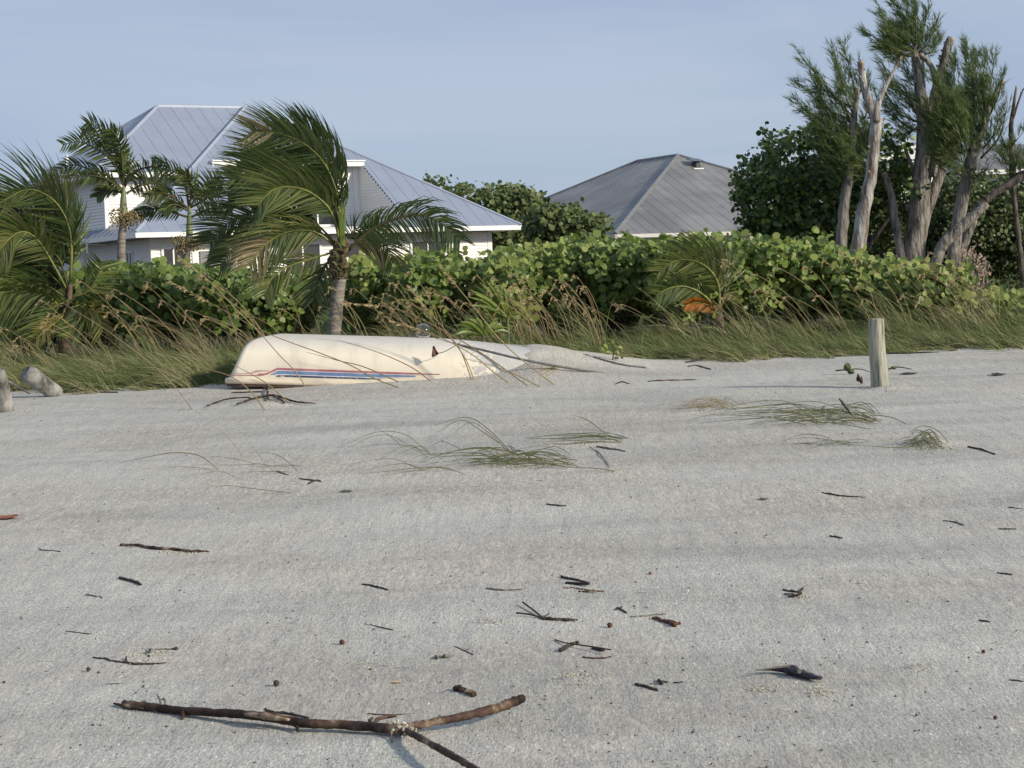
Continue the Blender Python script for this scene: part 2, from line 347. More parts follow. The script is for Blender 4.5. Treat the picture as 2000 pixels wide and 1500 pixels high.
M['stripe_red'] = noisy('faded_red_stripe', [(0.4, (.36, .12, .14)), (0.6, (.46, .20, .21))], 12, rough=.45)
M['stripe_pink'] = noisy('pink_stripe', [(0.3, (.50, .28, .28)), (0.7, (.60, .38, .36))], 12, rough=.45)
M['stripe_blue'] = noisy('blue_stripe', [(0.4, (.12, .20, .38)), (0.6, (.20, .29, .46))], 12, rough=.45)
M['stripe_white'] = noisy('white_stripe', [(0.3, (.68, .68, .68)), (0.7, (.76, .76, .76))], 12, rough=.45)
M['stripe_navy'] = noisy('navy_stripe', [(0.38, (.60, .58, .53)), (0.42, (.04, .06, .15)), (0.7, (.06, .09, .2))], 30, rough=.45)

# ------------------------------------------------------------------ mesh helpers
class MB:
    def __init__(s): s.v = []; s.f = []; s.t = []
    def add(s, V, Fc, tint=0.5):
        o = len(s.v)
        s.v.extend([tuple(p) for p in V]); s.f.extend([tuple(i + o for i in f) for f in Fc]); s.t.extend([tint] * len(V))
    def box(s, a, b):
        x0, y0, z0 = a; x1, y1, z1 = b
        V = [(x0, y0, z0), (x1, y0, z0), (x1, y1, z0), (x0, y1, z0), (x0, y0, z1), (x1, y0, z1), (x1, y1, z1), (x0, y1, z1)]
        s.add(V, [(0, 3, 2, 1), (4, 5, 6, 7), (0, 1, 5, 4), (1, 2, 6, 5), (2, 3, 7, 6), (3, 0, 4, 7)])
    def tube(s, pts, radii, n=6, cap=True, wob=0.0, tint=.5, flat=1.0):
        pts = [Vector(p) for p in pts]
        rings = []
        ref = None
        for i, p in enumerate(pts):
            T = (pts[min(i + 1, len(pts) - 1)] - pts[max(i - 1, 0)])
            if T.length < 1e-9: T = Vector((0, 0, 1))
            T.normalize()
            if ref is None:
                ref = Vector((0, 0, 1)) if abs(T.z) < .8 else Vector((1, 0, 0))
            X = (ref - T * ref.dot(T))
            if X.length < 1e-5: X = Vector((1, 0, 0)) - T * T.x
            X.normalize(); ref = X; Y = T.cross(X)
            r_ = radii[i] if hasattr(radii, '__len__') else radii
            rings.append([p + (X * math.cos(k * 2 * math.pi / n) * flat + Y * math.sin(k * 2 * math.pi / n)) * r_ * (1 + wob * random.uniform(-1, 1)) for k in range(n)])
        V = [q for r_ in rings for q in r_]
        Fc = [(i * n + k, i * n + (k + 1) % n, (i + 1) * n + (k + 1) % n, (i + 1) * n + k) for i in range(len(pts) - 1) for k in range(n)]
        if cap:
            Fc.append(tuple(range(n))[::-1]); Fc.append(tuple((len(pts) - 1) * n + k for k in range(n)))
        s.add(V, Fc, tint)
    def mesh(s, name, material=None, smooth=False):
        me = bpy.data.meshes.new(name)
        me.from_pydata(s.v, [], s.f)
        if material: me.materials.append(material)
        a = me.attributes.new('tint', 'FLOAT', 'POINT'); a.data.foreach_set('value', np.array(s.t, 'f'))
        if smooth: me.polygons.foreach_set('use_smooth', [True] * len(me.polygons))
        me.update(); return me
def np_mesh(name, V, k, tint, material):
    """faces of k verts each, V laid out face by face"""
    V = np.asarray(V, 'f').reshape(-1, 3); nf = len(V) // k
    me = bpy.data.meshes.new(name)
    me.vertices.add(len(V)); me.vertices.foreach_set('co', V.ravel())
    me.loops.add(len(V)); me.loops.foreach_set('vertex_index', np.arange(len(V), dtype='i'))
    me.polygons.add(nf); me.polygons.foreach_set('loop_start', np.arange(nf, dtype='i') * k)
    me.polygons.foreach_set('loop_total', np.full(nf, k, 'i'))
    a = me.attributes.new('tint', 'FLOAT', 'POINT'); a.data.foreach_set('value', np.asarray(tint, 'f'))
    me.materials.append(material); me.update(calc_edges=True); return me
def link(name, data, parent=None, loc=None, **props):
    o = bpy.data.objects.new(name, data); COL.objects.link(o)
    if parent is not None: o.parent = parent
    if loc is not None: o.location = loc
    for k, v in props.items():
        if v: o[k] = v
    return o
def thing(name, label, cat, loc=(0, 0, 0), rz=0, group=None):
    o = link(name, None, None, loc, label=label, category=cat, group=group)
    o.rotation_euler = (0, 0, rz); o.empty_display_size = .2
    return o
def spline(pts, n):
    """Catmull-Rom through pts"""
    p = np.array([tuple(q) for q in pts], float)
    p = np.vstack([2 * p[0] - p[1], p, 2 * p[-1] - p[-2]])
    out = []
    segs = len(p) - 3
    for i in range(n):
        u = i / (n - 1) * segs; k = min(int(u), segs - 1); t = u - k
        a, b, c, d = p[k:k + 4]
        out.append(0.5 * ((2 * b) + (-a + c) * t + (2 * a - 5 * b + 4 * c - d) * t * t + (-a + 3 * b - 3 * c + d) * t ** 3))
    return [Vector(q) for q in out]
def interp(vals, n):
    return list(np.interp(np.linspace(0, len(vals) - 1, n), np.arange(len(vals)), vals))

# ------------------------------------------------------------------ ground
def build_ground():
    xs = np.concatenate([-np.geomspace(2500, 7.2, 26), np.arange(-7, 7.01, .055), np.geomspace(7.2, 2500, 26)])
    ys = [-40, -20, -8, -2, 2, 4.5]
    y = 5.0
    while y < 27: ys.append(y); y += 0.0035 * y + 0.002 * (y > 12)
    ys += list(np.geomspace(27.3, 70, 30)) + list(np.geomspace(80, 5000, 18))
    ys = np.array(ys)
    X, Y = np.meshgrid(xs, ys)
    Z = ground(X, Y)
    # small hummocks where wind has worked the sand
    k = (1 - sstep(22, 26, Y)) * (np.abs(X) < 9)
    Z = Z + k * (.0022 * np.sin(X * 9 + 3 * np.sin(Y * 2.3)) * np.sin(Y * 13 + 2 * np.sin(X * 1.7)) + .0012 * np.sin(X * 23 + Y * 17 + 2 * np.sin(Y * 5)))
    V = np.stack([X, Y, Z], -1).reshape(-1, 3)
    nx, ny = len(xs), len(ys)
    idx = np.arange(nx * ny).reshape(ny, nx)
    q = np.stack([idx[:-1, :-1], idx[:-1, 1:], idx[1:, 1:], idx[1:, :-1]], -1).reshape(-1, 4)
    me = bpy.data.meshes.new('sand_beach')
    me.vertices.add(len(V)); me.vertices.foreach_set('co', V.astype('f').ravel())
    me.loops.add(q.size); me.loops.foreach_set('vertex_index', q.astype('i').ravel())
    me.polygons.add(len(q)); me.polygons.foreach_set('loop_start', np.arange(len(q), dtype='i') * 4); me.polygons.foreach_set('loop_total', np.full(len(q), 4, 'i'))
    me.polygons.foreach_set('use_smooth', np.ones(len(q), bool))
    me.materials.append(M['sand']); me.update(calc_edges=True)
    link('sand_beach', me, kind='structure', label='pale grey wind-blown sand beach')
build_ground()

# ------------------------------------------------------------------ houses
def clip(poly, axis, val, keep_less):
    out = []
    for i in range(len(poly)):
        a, b = poly[i], poly[(i + 1) % len(poly)]
        ia = (a[axis] <= val) if keep_less else (a[axis] >= val)
        ib = (b[axis] <= val) if keep_less else (b[axis] >= val)
        if ia: out.append(a)
        if ia != ib:
            t = (val - a[axis]) / (b[axis] - a[axis])
            out.append((a[0] + t * (b[0] - a[0]), a[1] + t * (b[1] - a[1])))
    return out
def roof_face(roof, O, a, b, k, polys, step, m_, phase=0.0, rib=.009):
    """metal panels on a roof plane: O on the eave, a along it, b inward horizontally, k the rise per metre; polys in (along, inward)"""
    O = Vector(O); a = Vector(a); b = Vector(b)
    sl = (b + Vector((0, 0, k)))
    nrm = a.cross(sl).normalized()
    if nrm.z < 0: nrm = -nrm
    for poly in polys:
        lo = min(p[0] for p in poly); hi = max(p[0] for p in poly)
        i = math.floor((lo - phase) / step)
        while phase + i * step < hi - 1e-4:
            u0, u1 = phase + i * step, phase + (i + 1) * step
            q = clip(clip(poly, 0, u0, False), 0, u1, True)
            i += 1
            if len(q) < 3: continue
            ar = abs(sum(q[j][0] * q[(j + 1) % len(q)][1] - q[(j + 1) % len(q)][0] * q[j][1] for j in range(len(q)))) / 2
            if ar < .01: continue
            mb = MB()
            top = [O + a * p[0] + sl * p[1] + nrm * .02 for p in q]; bot = [O + a * p[0] + sl * p[1] for p in q]
            n = len(q)
            Fc = [tuple(range(n)), tuple(range(2 * n - 1, n - 1, -1))] + [(j, (j + 1) % n, n + (j + 1) % n, n + j) for j in range(n)]
            mb.add(top + bot, Fc)
            # standing seam on the first edge
            e = [p for p in q if abs(p[0] - max(u0, lo)) < 1e-3]
            if len(e) >= 2 and abs(e[0][1] - e[1][1]) > .1:
                v0, v1 = sorted((e[0][1], e[1][1])); uu = e[0][0]; w = .016
                c = [O + a * (uu + du) + sl * vv + nrm * hh for vv in (v0, v1) for (du, hh) in ((0, .018), (w, .018), (w, .02 + rib), (0, .02 + rib))]
                mb.add(c, [(0, 1, 2, 3), (4, 7, 6, 5), (0, 4, 5, 1), (1, 5, 6, 2), (2, 6, 7, 3), (3, 7, 4, 0)])
            link('roof_panel', mb.mesh('roof_panel', m_), roof)
def cap(roof, p0, p1, m_, r=.07, name='ridge_cap'):
    mb = MB(); mb.tube([p0, p1], [r, r], 6); link(name, mb.mesh(name, m_), roof)
def siding(par, p0, p1, z0, z1, out, m_, step=.12, name='siding', top=None):
    """lapped boards from p0 to p1 (x, y); top(t) optional height at fraction t"""
    mb = MB(); p0 = Vector((*p0, 0)); p1 = Vector((*p1, 0)); o = Vector((*out, 0)).normalized()
    z = z0
    while z < z1 - .02:
        zt = min(z + step, z1)
        f0, f1 = 0.0, 1.0
        if top:
            f0, f1 = top(z + step * .5)
            if f1 - f0 < .01: z += step; continue
        a = p0.lerp(p1, f0); b = p0.lerp(p1, f1)
        V = [a + o * .034 + Vector((0, 0, z)), b + o * .034 + Vector((0, 0, z)), b + o * .004 + Vector((0, 0, zt)), a + o * .004 + Vector((0, 0, zt)),
             a + Vector((0, 0, z)), b + Vector((0, 0, z))]
        mb.add(V, [(0, 1, 2, 3), (4, 5, 1, 0)])
        z += step
    link(name, mb.mesh(name, m_), par, kind='stuff')
def window(par, c0, c1, z0, z1, out, mullion=True):
    """window on a wall between plan points c0 and c1"""
    c0 = Vector((*c0, 0)); c1 = Vector((*c1, 0)); o = Vector((*out, 0)).normalized(); d = (c1 - c0).normalized(); L = (c1 - c0).length
    def bar(u0, u1, za, zb, t0, t1, mb):
        V = [c0 + d * u + o * t + Vector((0, 0, z)) for z in (za, zb) for (u, t) in ((u0, t0), (u1, t0), (u1, t1), (u0, t1))]
        mb.add(V, [(0, 3, 2, 1), (4, 5, 6, 7), (0, 1, 5, 4), (1, 2, 6, 5), (2, 3, 7, 6), (3, 0, 4, 7)])
    g = MB(); bar(0, L, z0, z1, .025, .035, g)
    w = link('window', g.mesh('window', M['glass']), par)
    f = MB(); b = .09
    bar(-b, 0, z0 - b, z1 + b, .02, .07, f); bar(L, L + b, z0 - b, z1 + b, .02, .07, f)
    bar(0, L, z1, z1 + b, .02, .068, f); bar(0, L, z0 - b, z0, .02, .075, f)
    if mullion: bar(L / 2 - .03, L / 2 + .03, z0, z1, .02, .06, f)
    link('frame', f.mesh('frame', M['trim']), w)

def house_one():
    K = .67; E = 3.13; S = 16.1; H = S / 2
    A = P(265, 455, 70.0)
    h = thing('white_house', 'large white clapboard house with blue-grey hipped metal roof behind the palms', 'house', (A.x, A.y, A.z - E), R(31.2))
    X, Y = (1, 0, 0), (0, 1, 0)
    roof = link('roof', None, h)
    deck = MB()
    zz = lambda s: E + K * s - .03
    apex = (H, H, zz(H))
    # decking just under the panels, with the balcony cut out of the front
    t0, t1, s0, s1 = 5.0, 11.2, .45, 4.23
    deck.add([(0, 0, zz(0)), (t0, 0, zz(0)), (t0, t0, zz(t0))], [(0, 1, 2)])
    deck.add([(t1, 0, zz(0)), (S, 0, zz(0)), (t1, S - t1, zz(S - t1))], [(0, 1, 2)])
    deck.add([(t0, s1, zz(s1)), (t1, s1, zz(s1)), (t1, S - t1, zz(S - t1)), apex, (t0, t0, zz(t0))], [(0, 1, 2, 3, 4)])
    deck.add([(0, 0, zz(0)), apex, (0, S, zz(0))], [(0, 1, 2)])
    deck.add([(S, 0, zz(0)), (S, S, zz(0)), apex], [(0, 1, 2)])
    deck.add([(0, S, zz(0)), apex, (S, S, zz(0))], [(0, 1, 2)])
    # upper storey roof
    E2 = 5.53; u0 = -.1; v0 = 3.9; v1 = 8.3; v2 = 12.7
    z2 = lambda v: E2 + K * v - .03
    deck.add([(u0, v0, z2(0)), (4.4, v0 + .0, z2(0)), (8.2, v1, z2(4.4)), (4.3, v1, z2(4.4))], [(0, 1, 2, 3)])
    deck.add([(u0, v0, z2(0)), (4.3, v1, z2(4.4)), (u0, v2, z2(0))], [(0, 1, 2)])
    deck.add([(u0, v2, z2(0)), (4.3, v1, z2(4.4)), (8.2, v1, z2(4.4)), (8.2, v2, z2(0))], [(0, 1, 2, 3)])
    link('roof_deck', deck.mesh('roof_deck', M['roof_blue']), roof)
    m_ = M['roof_blue']
    roof_face(roof, (0, 0, E), X, Y, K, [[(0, 0), (t0, 0), (t0, t0)], [(t1, 0), (S, 0), (t1, S - t1)],
              [(t0, s1), (t1, s1), (t1, S - t1), (H, H), (t0, t0)]], .6, m_)
    roof_face(roof, (0, 0, E), Y, X, K, [[(0, 0), (4.2, 0), (4.2, 4.2)], [(4.2, .0), (H, 0), (H, H), (4.2, 4.2)], [(H, 0), (H + 4, 0), (H, .6)]], .6, m_)
    roof_face(roof, (0, v0, E2), X, Y, K, [[(u0, 0), (4.0, 0.0), (8.1, 4.4), (4.3, 4.4)]], .6, m_)
    roof_face(roof, (u0, 0, E2), Y, X, K, [[(v0, 0), (v2, 0), (v1, 4.4)]], .6, m_)
    c = M['roof_cap']
    cap(roof, (0, 0, E + .02), (H, H, E + K * H + .02), c); cap(roof, (S, 0, E + .02), (H, H, E + K * H + .02), c)
    cap(roof, (u0, v0, E2 + .02), (4.3, v1, E2 + K * 4.4 + .02), c); cap(roof, (4.3, v1, E2 + K * 4.4 + .02), (8.0, v1, E2 + K * 4.4 + .02), c, .08)
    cap(roof, (u0, v2, E2 + .02), (4.3, v1, E2 + K * 4.4 + .02), c)
    # fascias, gutters and soffits
    f = MB()
    for (a, b) in [((-.02, -.03, E - .17), (S + .02, 0, E + .01)), ((-.03, 0, E - .17), (0, S, E + .01)), ((S, 0, E - .17), (S + .03, S, E + .01)), ((0, S, E - .17), (S, S + .03, E + .01)),
                   ((u0 - .02, v0 - .03, E2 - .17), (4.2, v0, E2 + .01)), ((u0 - .03, v0, E2 - .17), (u0, v2, E2 + .01)), ((u0, v2, E2 - .17), (8, v2 + .03, E2 + .01))]:
        f.box(a, b)
    link('fascia', f.mesh('fascia', M['trim']), roof)
    s = MB()
    s.box((0.01, .01, E - .15), (S - .01, .88, E - .12)); s.box((.01, .88, E - .15), (.88, S, E - .12)); s.box((S - .88, .88, E - .15), (S - .01, S, E - .12))
    s.box((u0 + .01, v0 + .01, E2 - .15), (4.2, 4.38, E2 - .12)); s.box((u0 + .01, 4.38, E2 - .15), (.48, v2, E2 - .12))
    link('soffit', s.mesh('soffit', M['soffit']), roof)
    # walls
    w = link('wall', None, h)
    core = MB(); core.box((.92, .92, 0), (S - .92, S - .92, E - .16)); core.box((.52, 4.42, 3.2), (7.6, 12.2, E2 - .16))
    link('wall_core', core.mesh('wall_core', M['siding']), w)
    siding(w, (.9, .9), (S - .9, .9), 0, E - .17, (0, -1), M['siding'])
    siding(w, (.9, S - .9), (.9, .9), 0, E - .17, (-1, 0), M['siding'])
    siding(w, (S - .9, .9), (S - .9, S - .9), 0, E - .17, (1, 0), M['siding'])
    siding(w, (.5, 4.4), (4.6, 4.4), 3.3, E2 - .17, (0, -1), M['siding'])
    siding(w, (.5, 12.2), (.5, 4.4), 3.3, E2 - .17, (-1, 0), M['siding'])
    # corner boards
    def board(x0, y0, x1, y1, z0, z1):
        b = MB(); b.box((x0, y0, z0), (x1, y1, z1)); link('corner_board', b.mesh('corner_board', M['trim']), w)
    board(.86, .86, 1.05, 1.05, 0, E - .17); board(S - 1.05, .86, S - .86, 1.05, 0, E - .17); board(.46, 4.36, .62, 4.52, 3.4, E2 - .17)
    board(2.45, .84, 2.62, .93, 0, E - .17); board(4.25, .84, 4.42, .93, 0, E - .17)
    # inset balcony in the front slope
    bal = link('balcony', None, h)
    fl = MB(); fl.box((t0, s0, E + .02), (t1, s1 + .2, E + .1)); link('balcony_floor', fl.mesh('balcony_floor', M['soffit']), bal)
    zc = E + K * s1
    core = MB(); core.box((t0, s1 + .24, E + .1), (t1, s1 + .3, zc)); link('back_wall', core.mesh('back_wall', M['siding']), bal)
    siding(bal, (t0, s1 + .24), (t1, s1 + .24), E + .1, zc - .2, (0, -1), M['siding'])
    fa = MB(); fa.box((t0 - .3, s1 - .28, zc - .19), (t1 + .05, s1 - .02, zc + .0)); fa.box((t0 - .3, s1 - .34, zc + .0), (t1 + .08, s1 + .1, zc + .05))
    link('balcony_fascia', fa.mesh('balcony_fascia', M['trim']), bal)
    tri = lambda z: ((max(z - E, 0)) / K / s1, 1.0)
    siding(bal, (t1 - .0, 0.0), (t1 - .0, s1 + .2), E + .1, zc - .1, (-1, 0), M['siding'], top=lambda z: (min(1, max(.08, (z - E) / K / (s1 + .2))), 1.0), name='cheek_siding')
    cw = MB(); cw.add([(t1 + .01, .1, E + .05), (t1 + .01, s1 + .2, E + .05), (t1 + .01, s1 + .2, zc), (t1 + .05, .1, E + .05), (t1 + .05, s1 + .2, E + .05), (t1 + .05, s1 + .2, zc)], [(0, 1, 2), (3, 5, 4), (0, 2, 5, 3)])
    link('cheek_wall', cw.mesh('cheek_wall', M['siding']), bal)
    cb = MB(); cb.box((t1 - .22, s1 + .1, E + .1), (t1 - .02, s1 + .22, zc - .19)); link('corner_board', cb.mesh('corner_board', M['trim']), bal)
    window(bal, (8.4, s1 + .22), (10.2, s1 + .22), E + .35, zc - .5, (0, -1))
    window(bal, (5.4, s1 + .22), (7.4, s1 + .22), E + .35, zc - .5, (0, -1))
    window(w, (.5, 8.9), (.5, 7.6), 4.15, 5.2, (-1, 0))
    window(w, (1.35, .9), (2.1, .9), 1.3, 2.55, (0, -1))
    window(w, (.9, 3.9), (.9, 2.8), 1.2, 2.5, (-1, 0))
    window(w, (.9, 2.3), (.9, 1.9), 1.3, 2.2, (-1, 0), False)
    window(w, (.9, 7.6), (.9, 5.6), .8, 2.3, (-1, 0))
    window(w, (11.6, .9), (13.0, .9), 1.5, 2.6, (0, -1)); window(w, (6.2, .9), (7.6, .9), 1.5, 2.6, (0, -1)); window(w, (8.8, .9), (10.2, .9), 1.5, 2.6, (0, -1))
    dd = MB(); dd.box((2.75, .82, 0), (4.15, .9, 2.45)); link('door', dd.mesh('door', M['grey_door']), h)
    ds = MB(); ds.tube([(.0, 5.2, E - .15), (.0, 5.2, 0.0)], [.05, .05], 8); ds.tube([(.0, 5.2, E - .2), (.9, 5.2, E - .24)], [.035, .035], 6)
    link('downspout', ds.mesh('downspout', M['trim']), h)
    for (t_, s_) in ((2.0, 6.7), (1.0, 10.0)):
        v = MB(); zb = E2 + K * min(t_ + .1, s_ - v0); v.tube([(t_, s_, zb - .1), (t_, s_, zb + .38)], [.07, .07], 8)
        link('vent_pipe', v.mesh('vent_pipe', M['trim']), roof)
house_one()

def house_two():
    K = .47; E = 2.66; S = 16.0; Dp = 19.8
    A = P(1201, 458, 80.0)
    h = thing('grey_roofed_house', 'low house with weathered grey hipped metal roof and black vent near its peak', 'house', (A.x, A.y, A.z - E), R(26.3))
    X, Y = (1, 0, 0), (0, 1, 0)
    roof = link('roof', None, h)
    d = MB(); z = lambda s: E + K * s - .03
    d.add([(0, 0, z(0)), (S, 0, z(0)), (8, 8, z(8))], [(0, 1, 2)]); d.add([(0, 0, z(0)), (8, 8, z(8)), (8, Dp - 8, z(8)), (0, Dp, z(0))], [(0, 1, 2, 3)])
    d.add([(S, 0, z(0)), (S, Dp, z(0)), (8, Dp - 8, z(8)), (8, 8, z(8))], [(0, 1, 2, 3)]); d.add([(0, Dp, z(0)), (8, Dp - 8, z(8)), (S, Dp, z(0))], [(0, 1, 2)])
    link('roof_deck', d.mesh('roof_deck', M['roof_grey']), roof)
    roof_face(roof, (0, 0, E), X, Y, K, [[(0, 0), (S, 0), (8, 8)]], .56, M['roof_grey'])
    roof_face(roof, (0, 0, E), Y, X, K, [[(0, 0), (Dp, 0), (Dp - 8, 8), (8, 8)]], .56, M['roof_grey'])
    c = M['roof_cap_grey']
    zt = E + K * 8 + .02
    cap(roof, (0, 0, E + .02), (8, 8, zt), c, .1); cap(roof, (S, 0, E + .02), (8, 8, zt), c, .08); cap(roof, (8, 8, zt), (8, Dp - 8, zt), c, .09); cap(roof, (0, Dp, E + .02), (8, Dp - 8, zt), c, .08)
    f = MB(); f.box((-.02, -.04, E - .15), (S, 0, E)); f.box((-.04, 0, E - .15), (0, Dp, E)); link('fascia', f.mesh('fascia', M['soffit']), roof)
    s = MB(); s.box((0.01, .01, E - .17), (S, .8, E - .14)); s.box((.01, .8, E - .17), (.8, Dp, E - .14)); link('soffit', s.mesh('soffit', M['soffit']), roof)
    w = link('wall', None, h)
    core = MB(); core.box((.82, .82, 0), (S - .8, Dp - .8, E - .16)); link('wall_core', core.mesh('wall_core', M['siding']), w)
    siding(w, (.8, .8), (S - .8, .8), 0, E - .17, (0, -1), M['siding']); siding(w, (.8, Dp - .8), (.8, .8), 0, E - .17, (-1, 0), M['siding'])
    for t_ in (3, 8, 12): window(w, (t_, .8), (t_ + 1.2, .8), .9, 2.1, (0, -1))
    # black solar vent
    v = link('roof_vent', None, roof)
    t_, s_ = 8.15, 6.75; zb = E + K * s_
    b = MB(); b.tube([(t_, s_, zb - .05), (t_, s_, zb + .24)], [.2, .18], 10); link('vent_body', b.mesh('vent_body', M['black']), v)
    b = MB(); b.add([(t_ - .3, s_ - .3, zb + .22), (t_ + .3, s_ - .3, zb + .22), (t_ + .3, s_ + .3, zb + .36), (t_ - .3, s_ + .3, zb + .36),
                     (t_ - .3, s_ - .3, zb + .24), (t_ + .3, s_ - .3, zb + .24), (t_ + .3, s_ + .3, zb + .4), (t_ - .3, s_ + .3, zb + .4)],
                    [(0, 3, 2, 1), (4, 5, 6, 7), (0, 1, 5, 4), (1, 2, 6, 5), (2, 3, 7, 6), (3, 0, 4, 7)]); link('vent_panel', b.mesh('vent_panel', M['glass']), v)
    b = MB(); b.box((t_ - .26, s_ - .3, zb - .16), (t_ + .26, s_ - .28, zb - .08)); link('vent_flashing', b.mesh('vent_flashing', M['trim']), v)
    p = MB(); p.tube([(3.0, 12.5, E + K * 3 - .1), (3.0, 12.5, E + K * 3 + .35)], [.06, .06], 8); link('vent_pipe', p.mesh('vent_pipe', M['trim']), roof)
house_two()

def house_three():
    A = P(1895, 333, 88.0)
    E = A.z - .95
    h = thing('distant_house', 'partly hidden white house with a grey roof behind the right-hand pines', 'house', (A.x, A.y, .95), R(8))
    roof = link('roof', None, h)
    d = MB(); d.add([(-.5, 0, E), (9, 0, E), (9, 5, E + 1.4), (1.2, 5, E + 1.4)], [(0, 1, 2, 3)]); d.add([(-.5, 0, E), (1.2, 5, E + 1.4), (-.5, 9, E)], [(0, 1, 2)])
    d.add([(-.5, 9, E), (1.2, 5, E + 1.4), (9, 5, E + 1.4), (9, 9, E)], [(0, 1, 2, 3)])
    link('roof_deck', d.mesh('roof_deck', M['roof_grey']), roof)
    # shingle-like metal courses
    k = 1.4 / 5
    roof_face(roof, (0, 0, E + .02), (1, 0, 0), (0, 1, 0), k, [[(-.4, 0), (9, 0), (9, 5), (1.2, 5)]], .4, M['roof_grey'])
    f = MB(); f.box((-.52, -.05, E - .2), (9, 0, E)); link('fascia', f.mesh('fascia', M['trim']), roof)
    w = link('wall', None, h)
    c = MB(); c.box((.2, .5, 0), (9, 8.5, E - .05)); link('wall_core', c.mesh('wall_core', M['siding']), w)
    siding(w, (.2, .5), (9, .5), 0, E - .2, (0, -1), M['siding'])
    window(w, (1.4, .5), (2.4, .5), E - 1.6, E - .7, (0, -1)); window(w, (3.6, .5), (4.6, .5), E - 1.6, E - .7, (0, -1))
    # side wing with the white gable seen through the trunks
    g = link('gable_wing', None, h)
    c = MB(); c.box((-4.2, 1.0, 0), (-1.0, 6, E + .5)); link('wing_wall', c.mesh('wing_wall', M['siding']), g)
    c = MB(); c.add([(-4.5, .8, E + .5), (-2.6, .8, E + 1.5), (-.7, .8, E + .5), (-4.5, 6, E + .5), (-2.6, 6, E + 1.5), (-.7, 6, E + .5)], [(0, 1, 2), (0, 3, 4, 1), (1, 4, 5, 2), (3, 5, 4)])
    link('wing_roof', c.mesh('wing_roof', M['trim']), g)
house_three()

# ------------------------------------------------------------------ broad-leaved plants
def disc_mesh(name, m_, n=9, cup=.34, notch=True):
    V = [(0, 0, 0)]; Fc = []
    for k in range(n):
        a = 2 * math.pi * k / n
        r_ = .5 * (1 - (.22 if (notch and k == 0) else 0)) * random.uniform(.95, 1.04)
        V.append((math.cos(a) * r_, math.sin(a) * r_ * random.uniform(.92, 1), cup * (math.sin(a) ** 2) * .5))
    Fc = [(0, 1 + k, 1 + (k + 1) % n) for k in range(n)]
    V += [(-.5, 0.012, .004), (.4, .012, .004), (.4, -.012, .004), (-.5, -.012, .004)]
    Fc.append((n + 1, n + 2, n + 3, n + 4))
    me = bpy.data.meshes.new(name); me.from_pydata(V, [], Fc); me.materials.append(m_)
    t = [random.uniform(.0, .25)] * (n + 1) + [.75] * 4
    a = me.attributes.new('tint', 'FLOAT', 'POINT'); a.data.foreach_set('value', np.array(t, 'f')); me.update(); return me
def frames(N, g):
    """random in-plane axes for normals N"""
    r_ = g.normal(size=N.shape); X = r_ - (r_ * N).sum(1, keepdims=True) * N; X /= np.linalg.norm(X, axis=1, keepdims=True)
    return X, np.cross(N, X)
def leaf_stuff(name, Pts, N, size, tint, m_, g, k=6, aspect=1.0):
    X, Y = frames(N, g)
    a = np.arange(k) * 2 * np.pi / k
    V = Pts[:, None, :] + size[:, None, None] * .5 * (np.cos(a)[None, :, None] * X[:, None, :] + aspect * np.sin(a)[None, :, None] * Y[:, None, :])
    V = V + N[:, None, :] * (size[:, None, None] * .12 * (np.sin(a) ** 2)[None, :, None])
    return np_mesh(name, V, k, np.repeat(tint, k), m_)
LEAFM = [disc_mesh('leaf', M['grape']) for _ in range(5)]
LEAFD = [disc_mesh('leaf', M['grape_dark']) for _ in range(4)]
